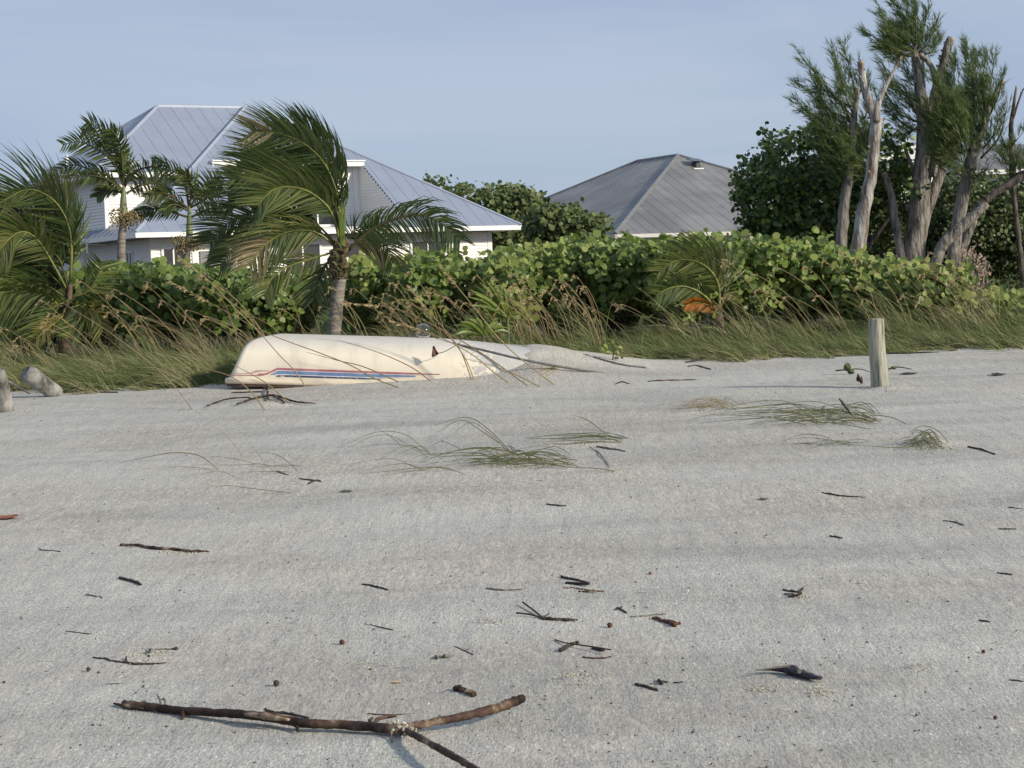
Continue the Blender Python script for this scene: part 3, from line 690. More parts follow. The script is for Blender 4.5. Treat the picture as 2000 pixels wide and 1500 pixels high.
def broad(name, label, cat, boxes, D, depth, nleaf, leafsize, meshes, m_, n_obj=300, group=None, seed=0, tintr=(0, .4), bot=None, nbias=(0.15, -.7, .55), stems=8, trunk=None, dens=None):
    """a leafy plant: boxes = lobes (px, py, rx, ry) in photo pixels at distance D, filled through 'depth' metres"""
    g = np.random.default_rng(seed + 100)
    sc = D / F
    cx = sum(b[0] for b in boxes) / len(boxes); base = P(cx, 600, D); base.z = float(ground(base.x, D + depth * .3))
    root = thing(name, label, cat, (base.x, D + depth * .3, base.z), group=group)
    R0 = np.array(root.location)
    wts = np.array([b[2] * b[3] for b in boxes], float); wts /= wts.sum()
    pick = g.choice(len(boxes), nleaf, p=wts)
    C = np.array([tuple(P(b[0], b[1], D + depth * .5)) for b in boxes]); Rr = np.array([(b[2] * sc, depth * .5, b[3] * sc) for b in boxes])
    u = g.normal(size=(nleaf, 3)); u /= np.linalg.norm(u, axis=1, keepdims=True)
    # lumpy shells
    rad = g.uniform(.45, 1.0, nleaf) ** .55
    lump = 1 + .16 * np.sin(u[:, 0] * 5 + u[:, 2] * 7 + seed) * np.sin(u[:, 1] * 6 + seed * 2)
    Pt = C[pick] + u * Rr[pick] * (rad * lump)[:, None]
    # pull into branch-tip clusters
    nc = max(12, nleaf // 9)
    cl = Pt[g.choice(nleaf, nc)]
    j = g.integers(0, nc, nleaf); mixw = (g.random(nleaf) < .72)
    Pt = np.where(mixw[:, None], cl[j] + np.clip(g.normal(size=(nleaf, 3)), -1.8, 1.8) * leafsize * .95, Pt)
    gz = ground_base(Pt[:, 0], Pt[:, 1]); Pt[:, 2] = np.maximum(Pt[:, 2], gz + .05)
    N = u * .5 + np.array(nbias) + g.normal(size=(nleaf, 3)) * .55; N /= np.linalg.norm(N, axis=1, keepdims=True)
    sz = leafsize * g.uniform(.5, 1.3, nleaf)
    tint = g.uniform(tintr[0], tintr[1], nleaf) + (g.random(nleaf) < .06) * .4
    order = np.argsort(Pt[:, 1] - .25 * Pt[:, 2])     # nearest (and upper) leaves first
    no = min(n_obj, nleaf)
    front = order[:no] if no else order[:0]; rest = order[no:]
    # spread the single leaves over the front rather than only the very nearest
    if no:
        pool = order[:min(nleaf, int(no * 1.7))]; front = g.choice(pool, no, replace=False); s_ = set(front.tolist()); rest = np.array([i for i in order if i not in s_])
    X, Y = frames(N, g)
    for i in front:
        o = bpy.data.objects.new('leaf', meshes[int(g.integers(len(meshes)))])
        mm = Matrix((X[i] * sz[i], Y[i] * sz[i], N[i] * sz[i])).transposed().to_4x4(); mm.translation = Vector(Pt[i] - R0)
        o.matrix_basis = mm; o.parent = root; COL.objects.link(o)
    if len(rest):
        me = leaf_stuff('foliage', Pt[rest] - R0, N[rest], sz[rest], tint[rest] + .15, m_, g, 7)
        link('foliage', me, root, kind='stuff')
    mb = MB()
    for _ in range(stems):
        q = Vector(Pt[int(g.integers(nleaf))] - R0); b0 = Vector((g.normal() * .12, g.normal() * .15, 0)) if trunk is None else Vector(trunk)
        mid = b0.lerp(q, .5) + Vector(g.normal(size=3) * .08); mid.z = max(mid.z, .05)
        mb.tube(spline([b0, mid, q], 6), interp([.018, .006], 6) if trunk is None else interp([.06, .015], 6), 5)
    link('stem', mb.mesh('stem', M['bark_dark']), root)
    return root

# lobes of the sea grape hedge: (px, top y, half width) with a label naming what is beside it
hedge = [
    (50, 560, 85, 'broad round-leaved sea grape shrub under the blown coconut fronds at the far left edge'),
    (180, 528, 80, 'sea grape shrub in front of the slim palm nearest the left edge'),
    (300, 520, 80, 'sea grape shrub growing between the two slim palms, before the house door'),
    (420, 528, 80, 'sea grape shrub just left of the leaning coconut palm, below its lowest left fronds'),
    (540, 545, 80, 'shaded sea grape shrub beneath the hanging fronds of the leaning coconut palm'),
    (735, 505, 85, 'sea grape shrub immediately right of the leaning coconut palm trunk'),
    (838, 503, 74, 'sea grape shrub in front of the white wall, under the long right-hand coconut frond'),
    (985, 496, 76, 'sea grape shrub at the right corner of the large white house'),
    (1085, 476, 80, 'sea grape shrub between the two roofs, above the clump of tan sea oats'),
    (1205, 468, 80, 'sea grape shrub below the near corner of the grey hipped roof'),
    (1320, 470, 80, 'sea grape shrub right behind the low palm with the orange frond'),
    (1440, 468, 80, 'tall pale green sea grape shrub below the grey roof, right of the low palm'),
    (1560, 474, 80, 'bright sea grape shrub at the foot of the big dark sea grape tree'),
    (1680, 500, 80, 'sea grape shrub at the foot of the bleached forked trunk, behind the post'),
    (1800, 528, 80, 'yellowing sea grape shrub at the foot of the thickest pine trunk'),
    (1930, 575, 90, 'low yellowing sea grape shrub at the far right edge beneath the leaning limb'),
]
for i, (px, ty, hw, lab) in enumerate(hedge):
    D = 24.6 + .5 * math.sin(i * 1.7)
    by = 648 - (px - 1000) * .02
    cy = (ty + by) / 2
    lobes = [(px, cy, hw * .95, (by - ty) / 2 * .92), (px - hw * .45, ty + 42, hw * .5, 34), (px + hw * .5, ty + 34 + 8 * math.sin(i * 3), hw * .5, 32), (px + 10 * math.sin(i), ty + 28, hw * .4, 28)]
    broad('sea_grape_shrub', lab, 'shrub', lobes, D, 2.6, 2900, .098, LEAFM, M['grape'], 300, 'sea grape shrubs along the dune', seed=i, tintr=(0.02, .45) if px < 1650 else (.15, .6), stems=16)

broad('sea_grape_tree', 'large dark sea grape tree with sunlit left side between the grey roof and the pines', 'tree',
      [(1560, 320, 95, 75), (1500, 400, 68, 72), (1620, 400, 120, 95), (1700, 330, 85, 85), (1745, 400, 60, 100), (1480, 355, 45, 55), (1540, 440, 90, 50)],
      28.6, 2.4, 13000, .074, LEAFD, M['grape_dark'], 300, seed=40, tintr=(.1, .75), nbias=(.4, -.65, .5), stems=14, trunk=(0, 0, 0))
broad('dark_shrub', 'dark small-leaved thicket filling the gap right of the pine trunks', 'shrub',
      [(1930, 440, 75, 105), (1870, 430, 60, 100), (1985, 450, 60, 110), (1835, 470, 40, 80)], 30.5, 2.4, 17000, .06, LEAFD, M['scrub'], 0, seed=41, tintr=(0, .55), stems=10)
broad('background_tree', 'bushy green tree standing behind the right end of the large house', 'tree',
      [(1010, 425, 70, 60), (960, 405, 60, 40), (1025, 405, 32, 34), (900, 375, 40, 14), (850, 353, 25, 8), (1000, 470, 75, 50), (940, 470, 70, 50)], 82.5, 3, 6500, .19, LEAFD, M['scrub'], 0, seed=42, tintr=(.1, .8), stems=8)
broad('background_shrub', 'rounded green shrub overlapping the left slope of the grey hipped roof', 'shrub',
      [(1115, 455, 62, 40), (1070, 440, 40, 38), (1160, 438, 28, 22), (1105, 425, 30, 22)], 46, 2.2, 4200, .12, LEAFD, M['scrub'], 0, seed=43, tintr=(.1, .8), stems=8)
broad('leafy_shrub', 'small dark shrub tucked between the forked trunk and the thickest pine', 'shrub',
      [(1760, 460, 70, 70), (1700, 470, 60, 60), (1640, 470, 70, 60)], 31.5, 1.2, 3500, .09, LEAFD, M['grape_dark'], 0, seed=44, tintr=(0, .3), stems=5)

# ------------------------------------------------------------------ palms
WIND = Vector((-1.0, .0, .10))
def frond(root, pts, D, leaf, n=46, wind=.9, grav=.25, up=.0, mleaf='palm', mr='rachis', width=.024, start=.16, seed=0, tint=(.1, .7), dd=0.0, spread=.75, rr=.018, tips=.0):
    """pts: rachis in photo pixels, dd: how far the tip comes towards (-) or away (+)"""
    g = random.Random(seed)
    n0 = len(pts)
    W_ = [P(x, y, D + dd * i / (n0 - 1)) for i, (x, y) in enumerate(pts)]
    L = Vector(root.location)
    cur = spline([w - L for w in W_], 40)
    mb = MB(); mb.tube(spline(cur[::4] + [cur[-1]], 22), interp([rr, rr * .7, rr * .25], 22), 5)
    fr = link('frond', mb.mesh('frond', M[mr], True), root)
    lv = MB()
    for i in range(n):
        t = start + (1 - start) * (i + g.uniform(0, .6)) / n
        k = min(t * 39, 38.99); a = int(k); p = cur[a].lerp(cur[a + 1], k - a)
        T = (cur[min(a + 2, 39)] - cur[max(a - 1, 0)]).normalized()
        S = T.cross(Vector((0, 1, 0.25))).normalized()         # the side lying in the picture plane
        S2 = T.cross(S).normalized()
        ln = leaf * (.55 + .9 * math.sin(math.pi * min(1, (t - start) / (1 - start) * .86 + .1))) * .72 * g.uniform(.82, 1.12)
        for sd_ in (-1, 1):
            d0 = T * .55 + S * sd_ * spread + S2 * g.uniform(-.45, .45)
            d0.normalize()
            segs = 4; q = p.copy(); V = []; seglen = ln / segs
            wdt = width * g.uniform(.75, 1.15)
            for s_ in range(segs + 1):
                f_ = s_ / segs
                d_ = (d0 + (WIND * wind + Vector((0, 0, -grav + up))) * (.35 + f_ * 1.1) + Vector((g.uniform(-.1, .1), g.uniform(-.1, .1), g.uniform(-.1, .1)))).normalized()
                nr = d_.cross(Vector((.2, 1, .3))).normalized() * (1 if s_ else 1)
                ww = wdt * (.55 + .9 * f_ if f_ < .4 else (1 - f_) * 1.5 + .03) * .5
                V += [q + nr * ww, q - nr * ww]
                q = q + d_ * seglen
            tv = g.uniform(*tint)
            if t > 1 - tips and g.random() < .8: tv = g.uniform(.85, 1)
            lv.add(V, [(2 * s_, 2 * s_ + 1, 2 * s_ + 3, 2 * s_ + 2) for s_ in range(segs)], tv)
    link('leaflets', lv.mesh('leaflets', M[mleaf]), fr, kind='stuff')
    return fr
def trunk_tube(root, pts, D, widths, name, m_, n=12, wob=.04, steps=24, rings=False, dd=0.0):
    L = Vector(root.location)
    W_ = [P(x, y, D + dd * i / (len(pts) - 1)) - L for i, (x, y) in enumerate(pts)]
    rad = [w * .5 * D / F for w in widths]
    c = spline(W_, steps); r_ = interp(rad, steps)
    if rings: r_ = [a * (1.05 if i % 2 else .95) for i, a in enumerate(r_)]
    mb = MB(); mb.tube(c, r_, n, True, wob)
    return link(name, mb.mesh(name, m_, True), root)
def root_at(px, py, D):
    p = P(px, py, D); return (p.x, p.y, float(ground(p.x, p.y)))

def main_palm():
    D = 23.2
    r_ = thing('coconut_palm', 'leaning coconut palm with wind-blown fronds rising behind the overturned boat', 'palm', root_at(650, 690, D))
    trunk_tube(r_, [(648, 705), (652, 650), (657, 600), (662, 560), (664, 538)], D, [31, 28, 26, 25, 26], 'trunk', M['palm_trunk'], 14, .02, 40, True)
    trunk_tube(r_, [(664, 545), (662, 525), (660, 505), (668, 485), (672, 465)], D, [27, 33, 38, 32, 16], 'crown_base', M['crown_fibre'], 12, .22, 18)
    # boots of old leaves
    mb = MB(); L = Vector(r_.location)
    for k in range(24):
        a = P(665 + random.uniform(-12, 12), random.uniform(480, 545), D - .1) - L
        b = a + Vector((random.uniform(-.14, .14), -.04, random.uniform(-.1, .16))); mb.tube([a, a.lerp(b, .5) + Vector((0, 0, .02)), b], [.022, .016, .004], 5)
    link('leaf_boots', mb.mesh('leaf_boots', M['rachis_dark']), r_)
    fr = [
        # back, dark ones first
        ([(666, 470), (650, 390), (625, 330), (580, 292), (520, 288), (470, 310)], dict(dd=.5, leaf=.62, tint=(0, .4), mr='rachis_dark', wind=1.1)),
        ([(669, 465), (669, 372), (653, 314), (618, 268), (579, 240)], dict(dd=.35, leaf=.5, tint=(0, .45), mr='rachis_dark', wind=.95, up=.5)),
        ([(667, 470), (663, 400), (640, 330), (600, 285), (550, 262), (492, 256)], dict(dd=.1, leaf=.66, tint=(.05, .6), wind=1.0, up=.1, tips=.15)),
        ([(664, 470), (640, 400), (600, 355), (545, 335), (480, 345), (445, 385)], dict(dd=.2, leaf=.62, tint=(.0, .5), mr='rachis_dark', wind=.9, grav=.35)),
        ([(668, 470), (655, 405), (622, 365), (570, 340), (515, 335), (455, 350)], dict(dd=-.1, leaf=.55, tint=(.05, .55), mr='rachis_dark', wind=1.0, grav=.2)),
        ([(655, 475), (608, 430), (550, 412), (490, 415), (440, 440), (410, 475)], dict(dd=.25, leaf=.6, tint=(0, .4), mr='rachis_dark', grav=.5)),
        ([(662, 470), (650, 420), (624, 388), (592, 370), (558, 365), (528, 374), (503, 402)], dict(dd=-.35, leaf=.60, tint=(.3, .78), wind=.7, grav=.35, rr=.022)),
        ([(652, 478), (620, 448), (585, 430), (530, 440), (470, 470), (430, 520)], dict(dd=.1, leaf=.5, tint=(0, .45), mr='rachis_dark', grav=.55)),
        ([(650, 478), (624, 457), (592, 449), (554, 456), (515, 480), (487, 520)], dict(dd=-.4, leaf=.56, tint=(.3, .95), wind=.45, grav=.75, rr=.02, tips=.3)),
        ([(654, 492), (610, 505), (560, 522), (530, 545), (515, 578)], dict(dd=-.3, leaf=.4, tint=(.2, .9), wind=.4, grav=.7, n=34)),
        ([(648, 500), (626, 538), (612, 590)], dict(dd=.2, leaf=.4, tint=(.1, .95), wind=.2, grav=.7, n=30, mr='rachis_dark')),
        ([(680, 490), (705, 464), (739, 440), (784, 425), (826, 421), (864, 438), (899, 470)], dict(dd=-.2, leaf=.46, tint=(0, .45), wind=-.05, grav=.85, mr='rachis_dark', rr=.024)),
        ([(678, 490), (700, 472), (730, 468), (755, 482), (768, 512)], dict(dd=.25, leaf=.42, tint=(.2, 1), wind=-.1, grav=.9, n=34, mr='rachis_dark')),
        ([(672, 480), (690, 452), (716, 440), (742, 450)], dict(dd=.4, leaf=.34, tint=(.0, .5), wind=-.2, grav=.5, n=24, mr='rachis_dark')),
    ]
    for i, (p, kw) in enumerate(fr):
        kw.setdefault('n', 78)
        kw['rr'] = kw.get('rr', .018) * .8; frond(r_, p, D, seed=i + 1, **kw)
    for k, (x, y) in enumerate([(662, 400), (668, 395), (674, 405)]):
        mb = MB(); a = P(668, 480, D - .1) - L; b = P(x, y, D - .1) - L
        mb.tube([a, a.lerp(b, .6), b], [.03, .02, .004], 6); link('spear_leaf', mb.mesh('spear_leaf', M['fan']), r_)
main_palm()

def left_palm():
    D = 22.8
    r_ = thing('coconut_palm', 'bushy trunkless coconut palm with fronds bent over at the left edge', 'palm', root_at(130, 640, D))
    trunk_tube(r_, [(122, 690), (128, 640), (134, 590), (137, 555)], D, [18, 18, 16, 10], 'trunk', M['crown_fibre'], 10, .2, 12)
    fr = [
        ([(135, 560), (110, 500), (70, 462), (25, 450), (-30, 470)], dict(dd=.5, leaf=.6, tint=(0, .45), mr='rachis_dark', grav=.5)),
        ([(137, 545), (140, 480), (131, 433), (108, 394), (68, 371), (33, 377), (-5, 400)], dict(dd=-.2, leaf=.72, tint=(.1, .6), wind=.8, up=.25, rr=.022)),
        ([(138, 550), (143, 480), (136, 425), (112, 385), (82, 352)], dict(dd=.3, leaf=.42, tint=(.2, .95), wind=.45, up=.1, mr='rachis_dark', tips=.5)),
        ([(132, 560), (115, 505), (80, 480), (45, 475), (0, 490)], dict(dd=-.1, leaf=.62, tint=(0, .5), grav=.4, mr='rachis_dark')),
        ([(130, 565), (95, 500), (67, 462), (40, 453), (15, 470), (-12, 505)], dict(dd=-.5, leaf=.46, tint=(.4, .85), grav=.5, wind=.4)),
        ([(130, 570), (90, 530), (45, 520), (0, 540), (-40, 570)], dict(dd=.2, leaf=.6, tint=(0, .45), grav=.6, mr='rachis_dark')),
        ([(126, 580), (85, 555), (40, 555), (-10, 580)], dict(dd=-.2, leaf=.55, tint=(0, .5), grav=.7, mr='rachis_dark')),
        ([(134, 575), (110, 545), (70, 540), (30, 560)], dict(dd=.4, leaf=.5, tint=(0, .4), grav=.6, mr='rachis_dark')),
        ([(120, 600), (90, 578), (45, 568), (-10, 572)], dict(dd=-.7, leaf=.42, tint=(.3, .8), grav=.8, wind=.2)),
        ([(138, 590), (165, 602), (188, 612), (200, 650)], dict(dd=-.5, leaf=.34, tint=(.2, .9), grav=.6, wind=.1, mleaf='palm_light', n=26)),
        ([(140, 580), (170, 570), (190, 540), (200, 510)], dict(dd=.2, leaf=.36, tint=(.2, .9), grav=.2, wind=-.1, n=26, mr='rachis_dark')),
        ([(128, 600), (120, 620), (95, 640), (70, 662)], dict(dd=-.6, leaf=.22, tint=(.5, 1), grav=.4, wind=.3, mleaf='palm_light', n=20)),
        ([(128, 600), (80, 590), (30, 600), (-20, 625)], dict(dd=-.4, leaf=.5, tint=(0, .5), grav=.8, mr='rachis_dark')),
        ([(134, 590), (150, 600), (152, 625), (140, 655)], dict(dd=-.4, leaf=.34, tint=(.2, .9), grav=.6, n=40, mr='rachis_dark')),
        ([(130, 590), (105, 600), (85, 630), (70, 660)], dict(dd=-.3, leaf=.4, tint=(0, .9), grav=.8, n=44, mr='rachis_dark')),
        ([(135, 560), (140, 510), (120, 455), (85, 425), (40, 410), (0, 425)], dict(dd=.1, leaf=.6, tint=(.0, .5), wind=.9, grav=.3, mr='rachis_dark')),
    ]
    for i, (p, kw) in enumerate(fr):
        kw.setdefault('n', 72)
        kw['rr'] = kw.get('rr', .018) * .75; frond(r_, p, D, seed=i + 31, **kw)
left_palm()

def slim_palm(label, D, trunk, tw, shaft, spear, fronds, fruit, seed):
    r_ = thing('slim_palm', label, 'palm', root_at(trunk[0][0], trunk[0][1], D))
    L = Vector(r_.location)
    c0 = Vector((0, 0, 0))
    mb = MB(); W_ = [c0] + [P(x, y, D) - L for (x, y) in trunk]
    st = 44; rr = [a * (1.06 if i % 2 else .97) for i, a in enumerate(interp([tw[0]] + tw, st))]
    mb.tube(spline(W_, st), [a * .5 * D / F for a in rr], 10); link('trunk', mb.mesh('trunk', M['palm_trunk'], True), r_)
    trunk_tube(r_, shaft, D, [tw[-1] * 1.15, tw[-1] * 1.0, tw[-1] * .8, 5], 'crownshaft', M['crownshaft'], 10, 0, 10)
    mb = MB(); a, b = [P(x, y, D) - L for (x, y) in spear]; mb.tube([a, a.lerp(b, .6), b], [.03, .02, .003], 5); link('spear_leaf', mb.mesh('spear_leaf', M['fan']), r_)
    for i, (p, dd, lf, gr, tn) in enumerate(fronds):
        frond(r_, p, D, lf * .86, n=23, wind=.45, grav=gr, seed=seed + i, width=.052, tint=tn, dd=dd, spread=.85, rr=.03, mr='rachis_dark', start=.12)
    # seed stalks
    g = random.Random(seed); (fx, fy, wx, wy) = fruit
    mb = MB(); o = P(fx, fy - wy * .35, D) - L
    for k in range(26):
        e = P(fx + g.uniform(-wx, wx), fy + g.uniform(-.4, 1) * wy, D + g.uniform(-.4, .4)) - L
        mb.tube([o, o.lerp(e, .5) + Vector((0, 0, .08)), e], [.012, .008, .005], 4, tint=g.uniform(0, 1))
        for _ in range(16):
            q = o.lerp(e, g.uniform(.35, 1)) + Vector((g.gauss(0, .07), g.gauss(0, .07), g.gauss(0, .06) + .03)); s_ = g.uniform(.015, .03)
            mb.add([q + Vector((s_, 0, 0)), q + Vector((-s_, 0, 0)), q + Vector((0, s_, 0)), q + Vector((0, -s_, 0)), q + Vector((0, 0, s_)), q + Vector((0, 0, -s_))],
                   [(0, 2, 4), (2, 1, 4), (1, 3, 4), (3, 0, 4), (2, 0, 5), (1, 2, 5), (3, 1, 5), (0, 3, 5)], g.uniform(0, 1))
    link('seed_cluster', mb.mesh('seed_cluster', M['fruit']), r_)
slim_palm('taller slim ringed palm in front of the upper storey of the large house', 45, [(238, 530), (237, 480), (241, 432)], [17, 16, 15],
          [(241, 434), (241, 410), (241, 388), (242, 362)], [(243, 340), (248, 253)],
          [([(242, 362), (235, 305), (214, 267), (187, 247), (168, 240)], .2, .52, .1, (.1, .6)),
           ([(242, 364), (222, 318), (190, 292), (156, 277), (122, 283)], -.2, .55, .25, (.1, .75)),
           ([(242, 362), (226, 297), (196, 268), (158, 258)], .5, .5, .2, (.0, .5)),
           ([(241, 360), (238, 310), (232, 275), (214, 250)], -.4, .45, .2, (.1, .6)),
           ([(239, 370), (208, 342), (182, 333), (143, 322), (110, 335)], .3, .45, .45, (0, .35)),
           ([(239, 374), (208, 350), (169, 343), (128, 350)], -.2, .42, .6, (.1, .9)),
           ([(240, 378), (220, 370), (200, 372), (188, 385)], .2, .38, .8, (0, .4)),
           ([(244, 364), (260, 338), (286, 327), (310, 328), (333, 355)], -.3, .48, .7, (.1, .6)),
           ([(247, 378), (273, 363), (304, 359), (330, 372)], .4, .36, .8, (.3, 1)),
           ([(243, 366), (250, 340), (250, 320), (238, 300)], .3, .42, .3, (.1, .7))],
          (245, 425, 40, 24), 61)
slim_palm('shorter slim palm left of the leaning coconut palm, in front of the lower roof', 45, [(364, 530), (366, 490), (370, 455)], [15, 13, 12],
          [(370, 458), (370, 440), (370, 425), (370, 402)], [(380, 372), (387, 323)],
          [([(369, 405), (358, 352), (328, 328), (300, 318)], .2, .5, .5, (.0, .5)),
           ([(369, 409), (338, 385), (312, 378), (283, 386)], -.2, .45, .7, (.2, 1)),
           ([(366, 424), (325, 412), (291, 409), (262, 421)], .2, .4, .8, (0, .35)),
           ([(372, 403), (390, 376), (408, 357), (432, 341)], .3, .45, .4, (.1, .6)),
           ([(374, 424), (403, 410), (429, 406), (455, 411)], -.2, .34, .7, (.3, .9)),
           ([(369, 402), (376, 367), (366, 348), (350, 340)], -.3, .42, .5, (.1, .8)),
           ([(369, 412), (345, 400), (330, 402), (320, 415)], -.4, .38, .8, (.0, .7)),
           ([(372, 405), (400, 390), (418, 370), (428, 350)], -.3, .4, .9, (.0, .6))],
          (372, 478, 34, 24), 81)

def low_palm():
    D = 23.6
    r_ = thing('low_palm', 'low young palm with one bright orange dead frond in front of the sea grapes', 'palm', root_at(1405, 630, D))
    mb = MB(); L = Vector(r_.location); mb.tube([Vector((0, 0, -.05)), P(1404, 620, D) - L, P(1404, 595, D) - L], [.07, .05, .02], 8, wob=.2); link('trunk', mb.mesh('trunk', M['crown_fibre']), r_)
    fr = [([(1406, 608), (1416, 556), (1402, 512), (1360, 487), (1312, 490)], dict(dd=.2, leaf=.4, tint=(.3, .8), wind=.8, grav=.35, mr='rachis_dark')),
          ([(1405, 606), (1402, 552), (1372, 516), (1325, 508), (1287, 530)], dict(dd=-.1, leaf=.4, tint=(.35, .8), wind=.8, grav=.45)),
          ([(1405, 606), (1422, 560), (1418, 520), (1395, 495)], dict(dd=.4, leaf=.34, tint=(.4, 1), wind=.5, grav=.2, mr='rachis_dark', n=34)),
          ([(1404, 612), (1375, 577), (1340, 560), (1310, 562), (1282, 576)], dict(dd=-.3, leaf=.34, tint=(.3, .75), wind=.5, grav=.4, rr=.017)),
          ([(1404, 616), (1386, 598), (1362, 591), (1338, 597)], dict(dd=-.5, leaf=.15, tint=(0, .9), wind=.45, grav=.6, mleaf='palm_orange', n=40, rr=.012, tips=0))]
    for i, (p, kw) in enumerate(fr):
        kw.setdefault('n', 44); frond(r_, p, D, seed=i + 101, **kw)
low_palm()

def fan_palm(label, cx, cy, D, blades, seed, mname='fan'):
    g = random.Random(seed)
    r_ = thing('fan_palm', label, 'palm', root_at(cx, cy + 20, D))
    L = Vector(r_.location)
    c = P(cx, cy, D) - L
    mb = MB(); mb.tube([Vector((0, 0, -.03)), c * .5, c], [.03, .02, .012], 6); link('stem', mb.mesh('stem', M['crownshaft']), r_)
    for (tx, ty) in blades:
        mb = MB(); e = P(tx, ty, D + g.uniform(-.35, .3)) - L
        mid = c.lerp(e, .55) + Vector((0, 0, .04)); sp = spline([c, mid, e], 7)
        d_ = (e - c).normalized(); w = d_.cross(Vector((0, 1, .2))).normalized(); V = []
        for i, q in enumerate(sp):
            f_ = i / 6; ww = .028 * math.sin(math.pi * min(1, f_ * .9 + .12)) ** .8 if f_ < 1 else .001
            V += [q + w * ww, q + Vector((0, -.012, -.006)), q - w * ww]
        Fc = [(3 * i + a, 3 * i + a + 1, 3 * i + a + 4, 3 * i + a + 3) for i in range(6) for a in (0, 1)]
        mb.add(V, Fc, g.uniform(0, 1)); link('leaf', mb.mesh('leaf', M[mname]), r_)
fan_palm('small bright yellow-green fan palm sprouting above the grass behind the boat', 992, 622, 22.9,
         [(918, 566), (926, 556), (937, 551), (950, 549), (963, 551), (975, 556), (984, 562), (916, 580), (920, 596), (930, 610), (945, 560), (985, 580), (955, 570), (928, 574), (968, 566), (940, 625), (1005, 600), (1018, 615)], 5)
fan_palm('low spreading fan palm at grass level left of the bright one', 945, 655, 22.5,
         [(885, 635), (893, 645), (900, 628), (915, 622), (930, 620), (955, 625), (975, 630), (990, 640), (885, 655), (1000, 650), (905, 660)], 6)

# ------------------------------------------------------------------ blown pines
def pine(label, D, trunks, sprays, seed, name='beach_pine', cat='tree', m_='bark'):
    g = random.Random(seed); gn = np.random.default_rng(seed)
    bx, by = trunks[0][0][0]
    r_ = thing(name, label, cat, root_at(bx, by, D))
    L = Vector(r_.location)
    for i, (pts, ws, kind) in enumerate(trunks):
        W_ = [P(x, y, D + (.0 if i == 0 else .12 * math.sin(i * 2.1))) - L for (x, y) in pts]
        rad = [w * .44 * D / F for w in ws]
        if kind == 'base':
            d_ = (W_[0] - W_[1]); k = W_[0].z / max(-d_.z, .05); W_ = [W_[0] + d_ * k * 1.02 + Vector((0, 0, -.05))] + W_; rad = [rad[0] * 1.04] + rad
        n = 26; c = spline(W_, n); rr = interp(rad, n)
        c = [q + Vector((g.gauss(0, 1), g.gauss(0, 1), 0)) * rr[j] * .06 for j, q in enumerate(c)]
        mb = MB(); mb.tube(c, rr, 14, True, .07)
        nm = 'trunk' if kind == 'base' else 'limb'
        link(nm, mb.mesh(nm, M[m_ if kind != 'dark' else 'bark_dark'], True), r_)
        if kind != 'nocut':
            T = (c[-1] - c[-2]).normalized(); mb = MB(); mb.tube([c[-1] - T * .01, c[-1] + T * .02], [rr[-1] * 1.03, rr[-1] * .9], 12, True, .08); link('cut_end', mb.mesh('cut_end', M['stub_cut']), r_)
            # bark knobs
        kn = MB()
        for _ in range(5):
            j = g.randrange(3, n - 3); a = g.uniform(0, 6.28); o = Vector((math.cos(a), math.sin(a), .2)) * rr[j]
            kn.tube([c[j] + o * .8, c[j] + o * 1.35 + Vector((0, 0, .02))], [rr[j] * .35, rr[j] * .18], 6, True, .1)
        link('knot', kn.mesh('knot', M[m_ if kind != 'dark' else 'bark_dark'], True), r_)
    if sprays:
        tw = MB(); Vs = []; Ts = []
        for (x0, y0, x1, y1, w, cnt) in sprays:
            dz = g.uniform(-.5, .5)
            a = P(x0, y0, D + dz * .3) - L; b = P(x1, y1, D + dz) - L
            mid = a.lerp(b, .5) + Vector((g.gauss(0, .06), g.gauss(0, .1), -.07))
            sp = spline([a, mid, b], 12)
            tw.tube(sp, interp([.016, .004], 12), 4)
            ax = (b - a); ln = ax.length; ax.normalize()
            for _ in range(int(cnt * .85)):
                t = g.uniform(.08, 1.0); k = min(int(t * 11), 10); q = sp[k].lerp(sp[k + 1], t * 11 - k)
                wid = w * D / F * (1 - .72 * t) * .85
                q = q + Vector((g.gauss(0, wid), g.gauss(0, wid * 1.0), g.gauss(0, wid)))
                # twiglet with a brush of needles
                d0 = (ax * .95 + Vector((-.30, 0, .22)) + Vector((g.gauss(0, .36), g.gauss(0, .36), g.gauss(0, .36)))).normalized()
                tint = g.uniform(0, .9)
                base = np.array(q); d0n = np.array(d0)
                nn = 9
                dirs = d0n[None, :] + gn.normal(size=(nn, 3)) * .26; dirs /= np.linalg.norm(dirs, axis=1, keepdims=True)
                st = base[None, :] + d0n[None, :] * gn.uniform(0, .12, nn)[:, None]
                le = gn.uniform(.06, .17, nn)
                side = np.cross(dirs, gn.normal(size=(nn, 3))); side /= np.linalg.norm(side, axis=1, keepdims=True)
                Vs.append(np.stack([st + side * .0038, st - side * .0038, st + dirs * le[:, None]], 1)); Ts += [tint] * (nn * 3)
        link('twigs', tw.mesh('twigs', M['bark_dark']), r_)
        link('foliage', np_mesh('foliage', np.concatenate(Vs), 3, Ts, M['needle']), r_, kind='stuff')
    return r_
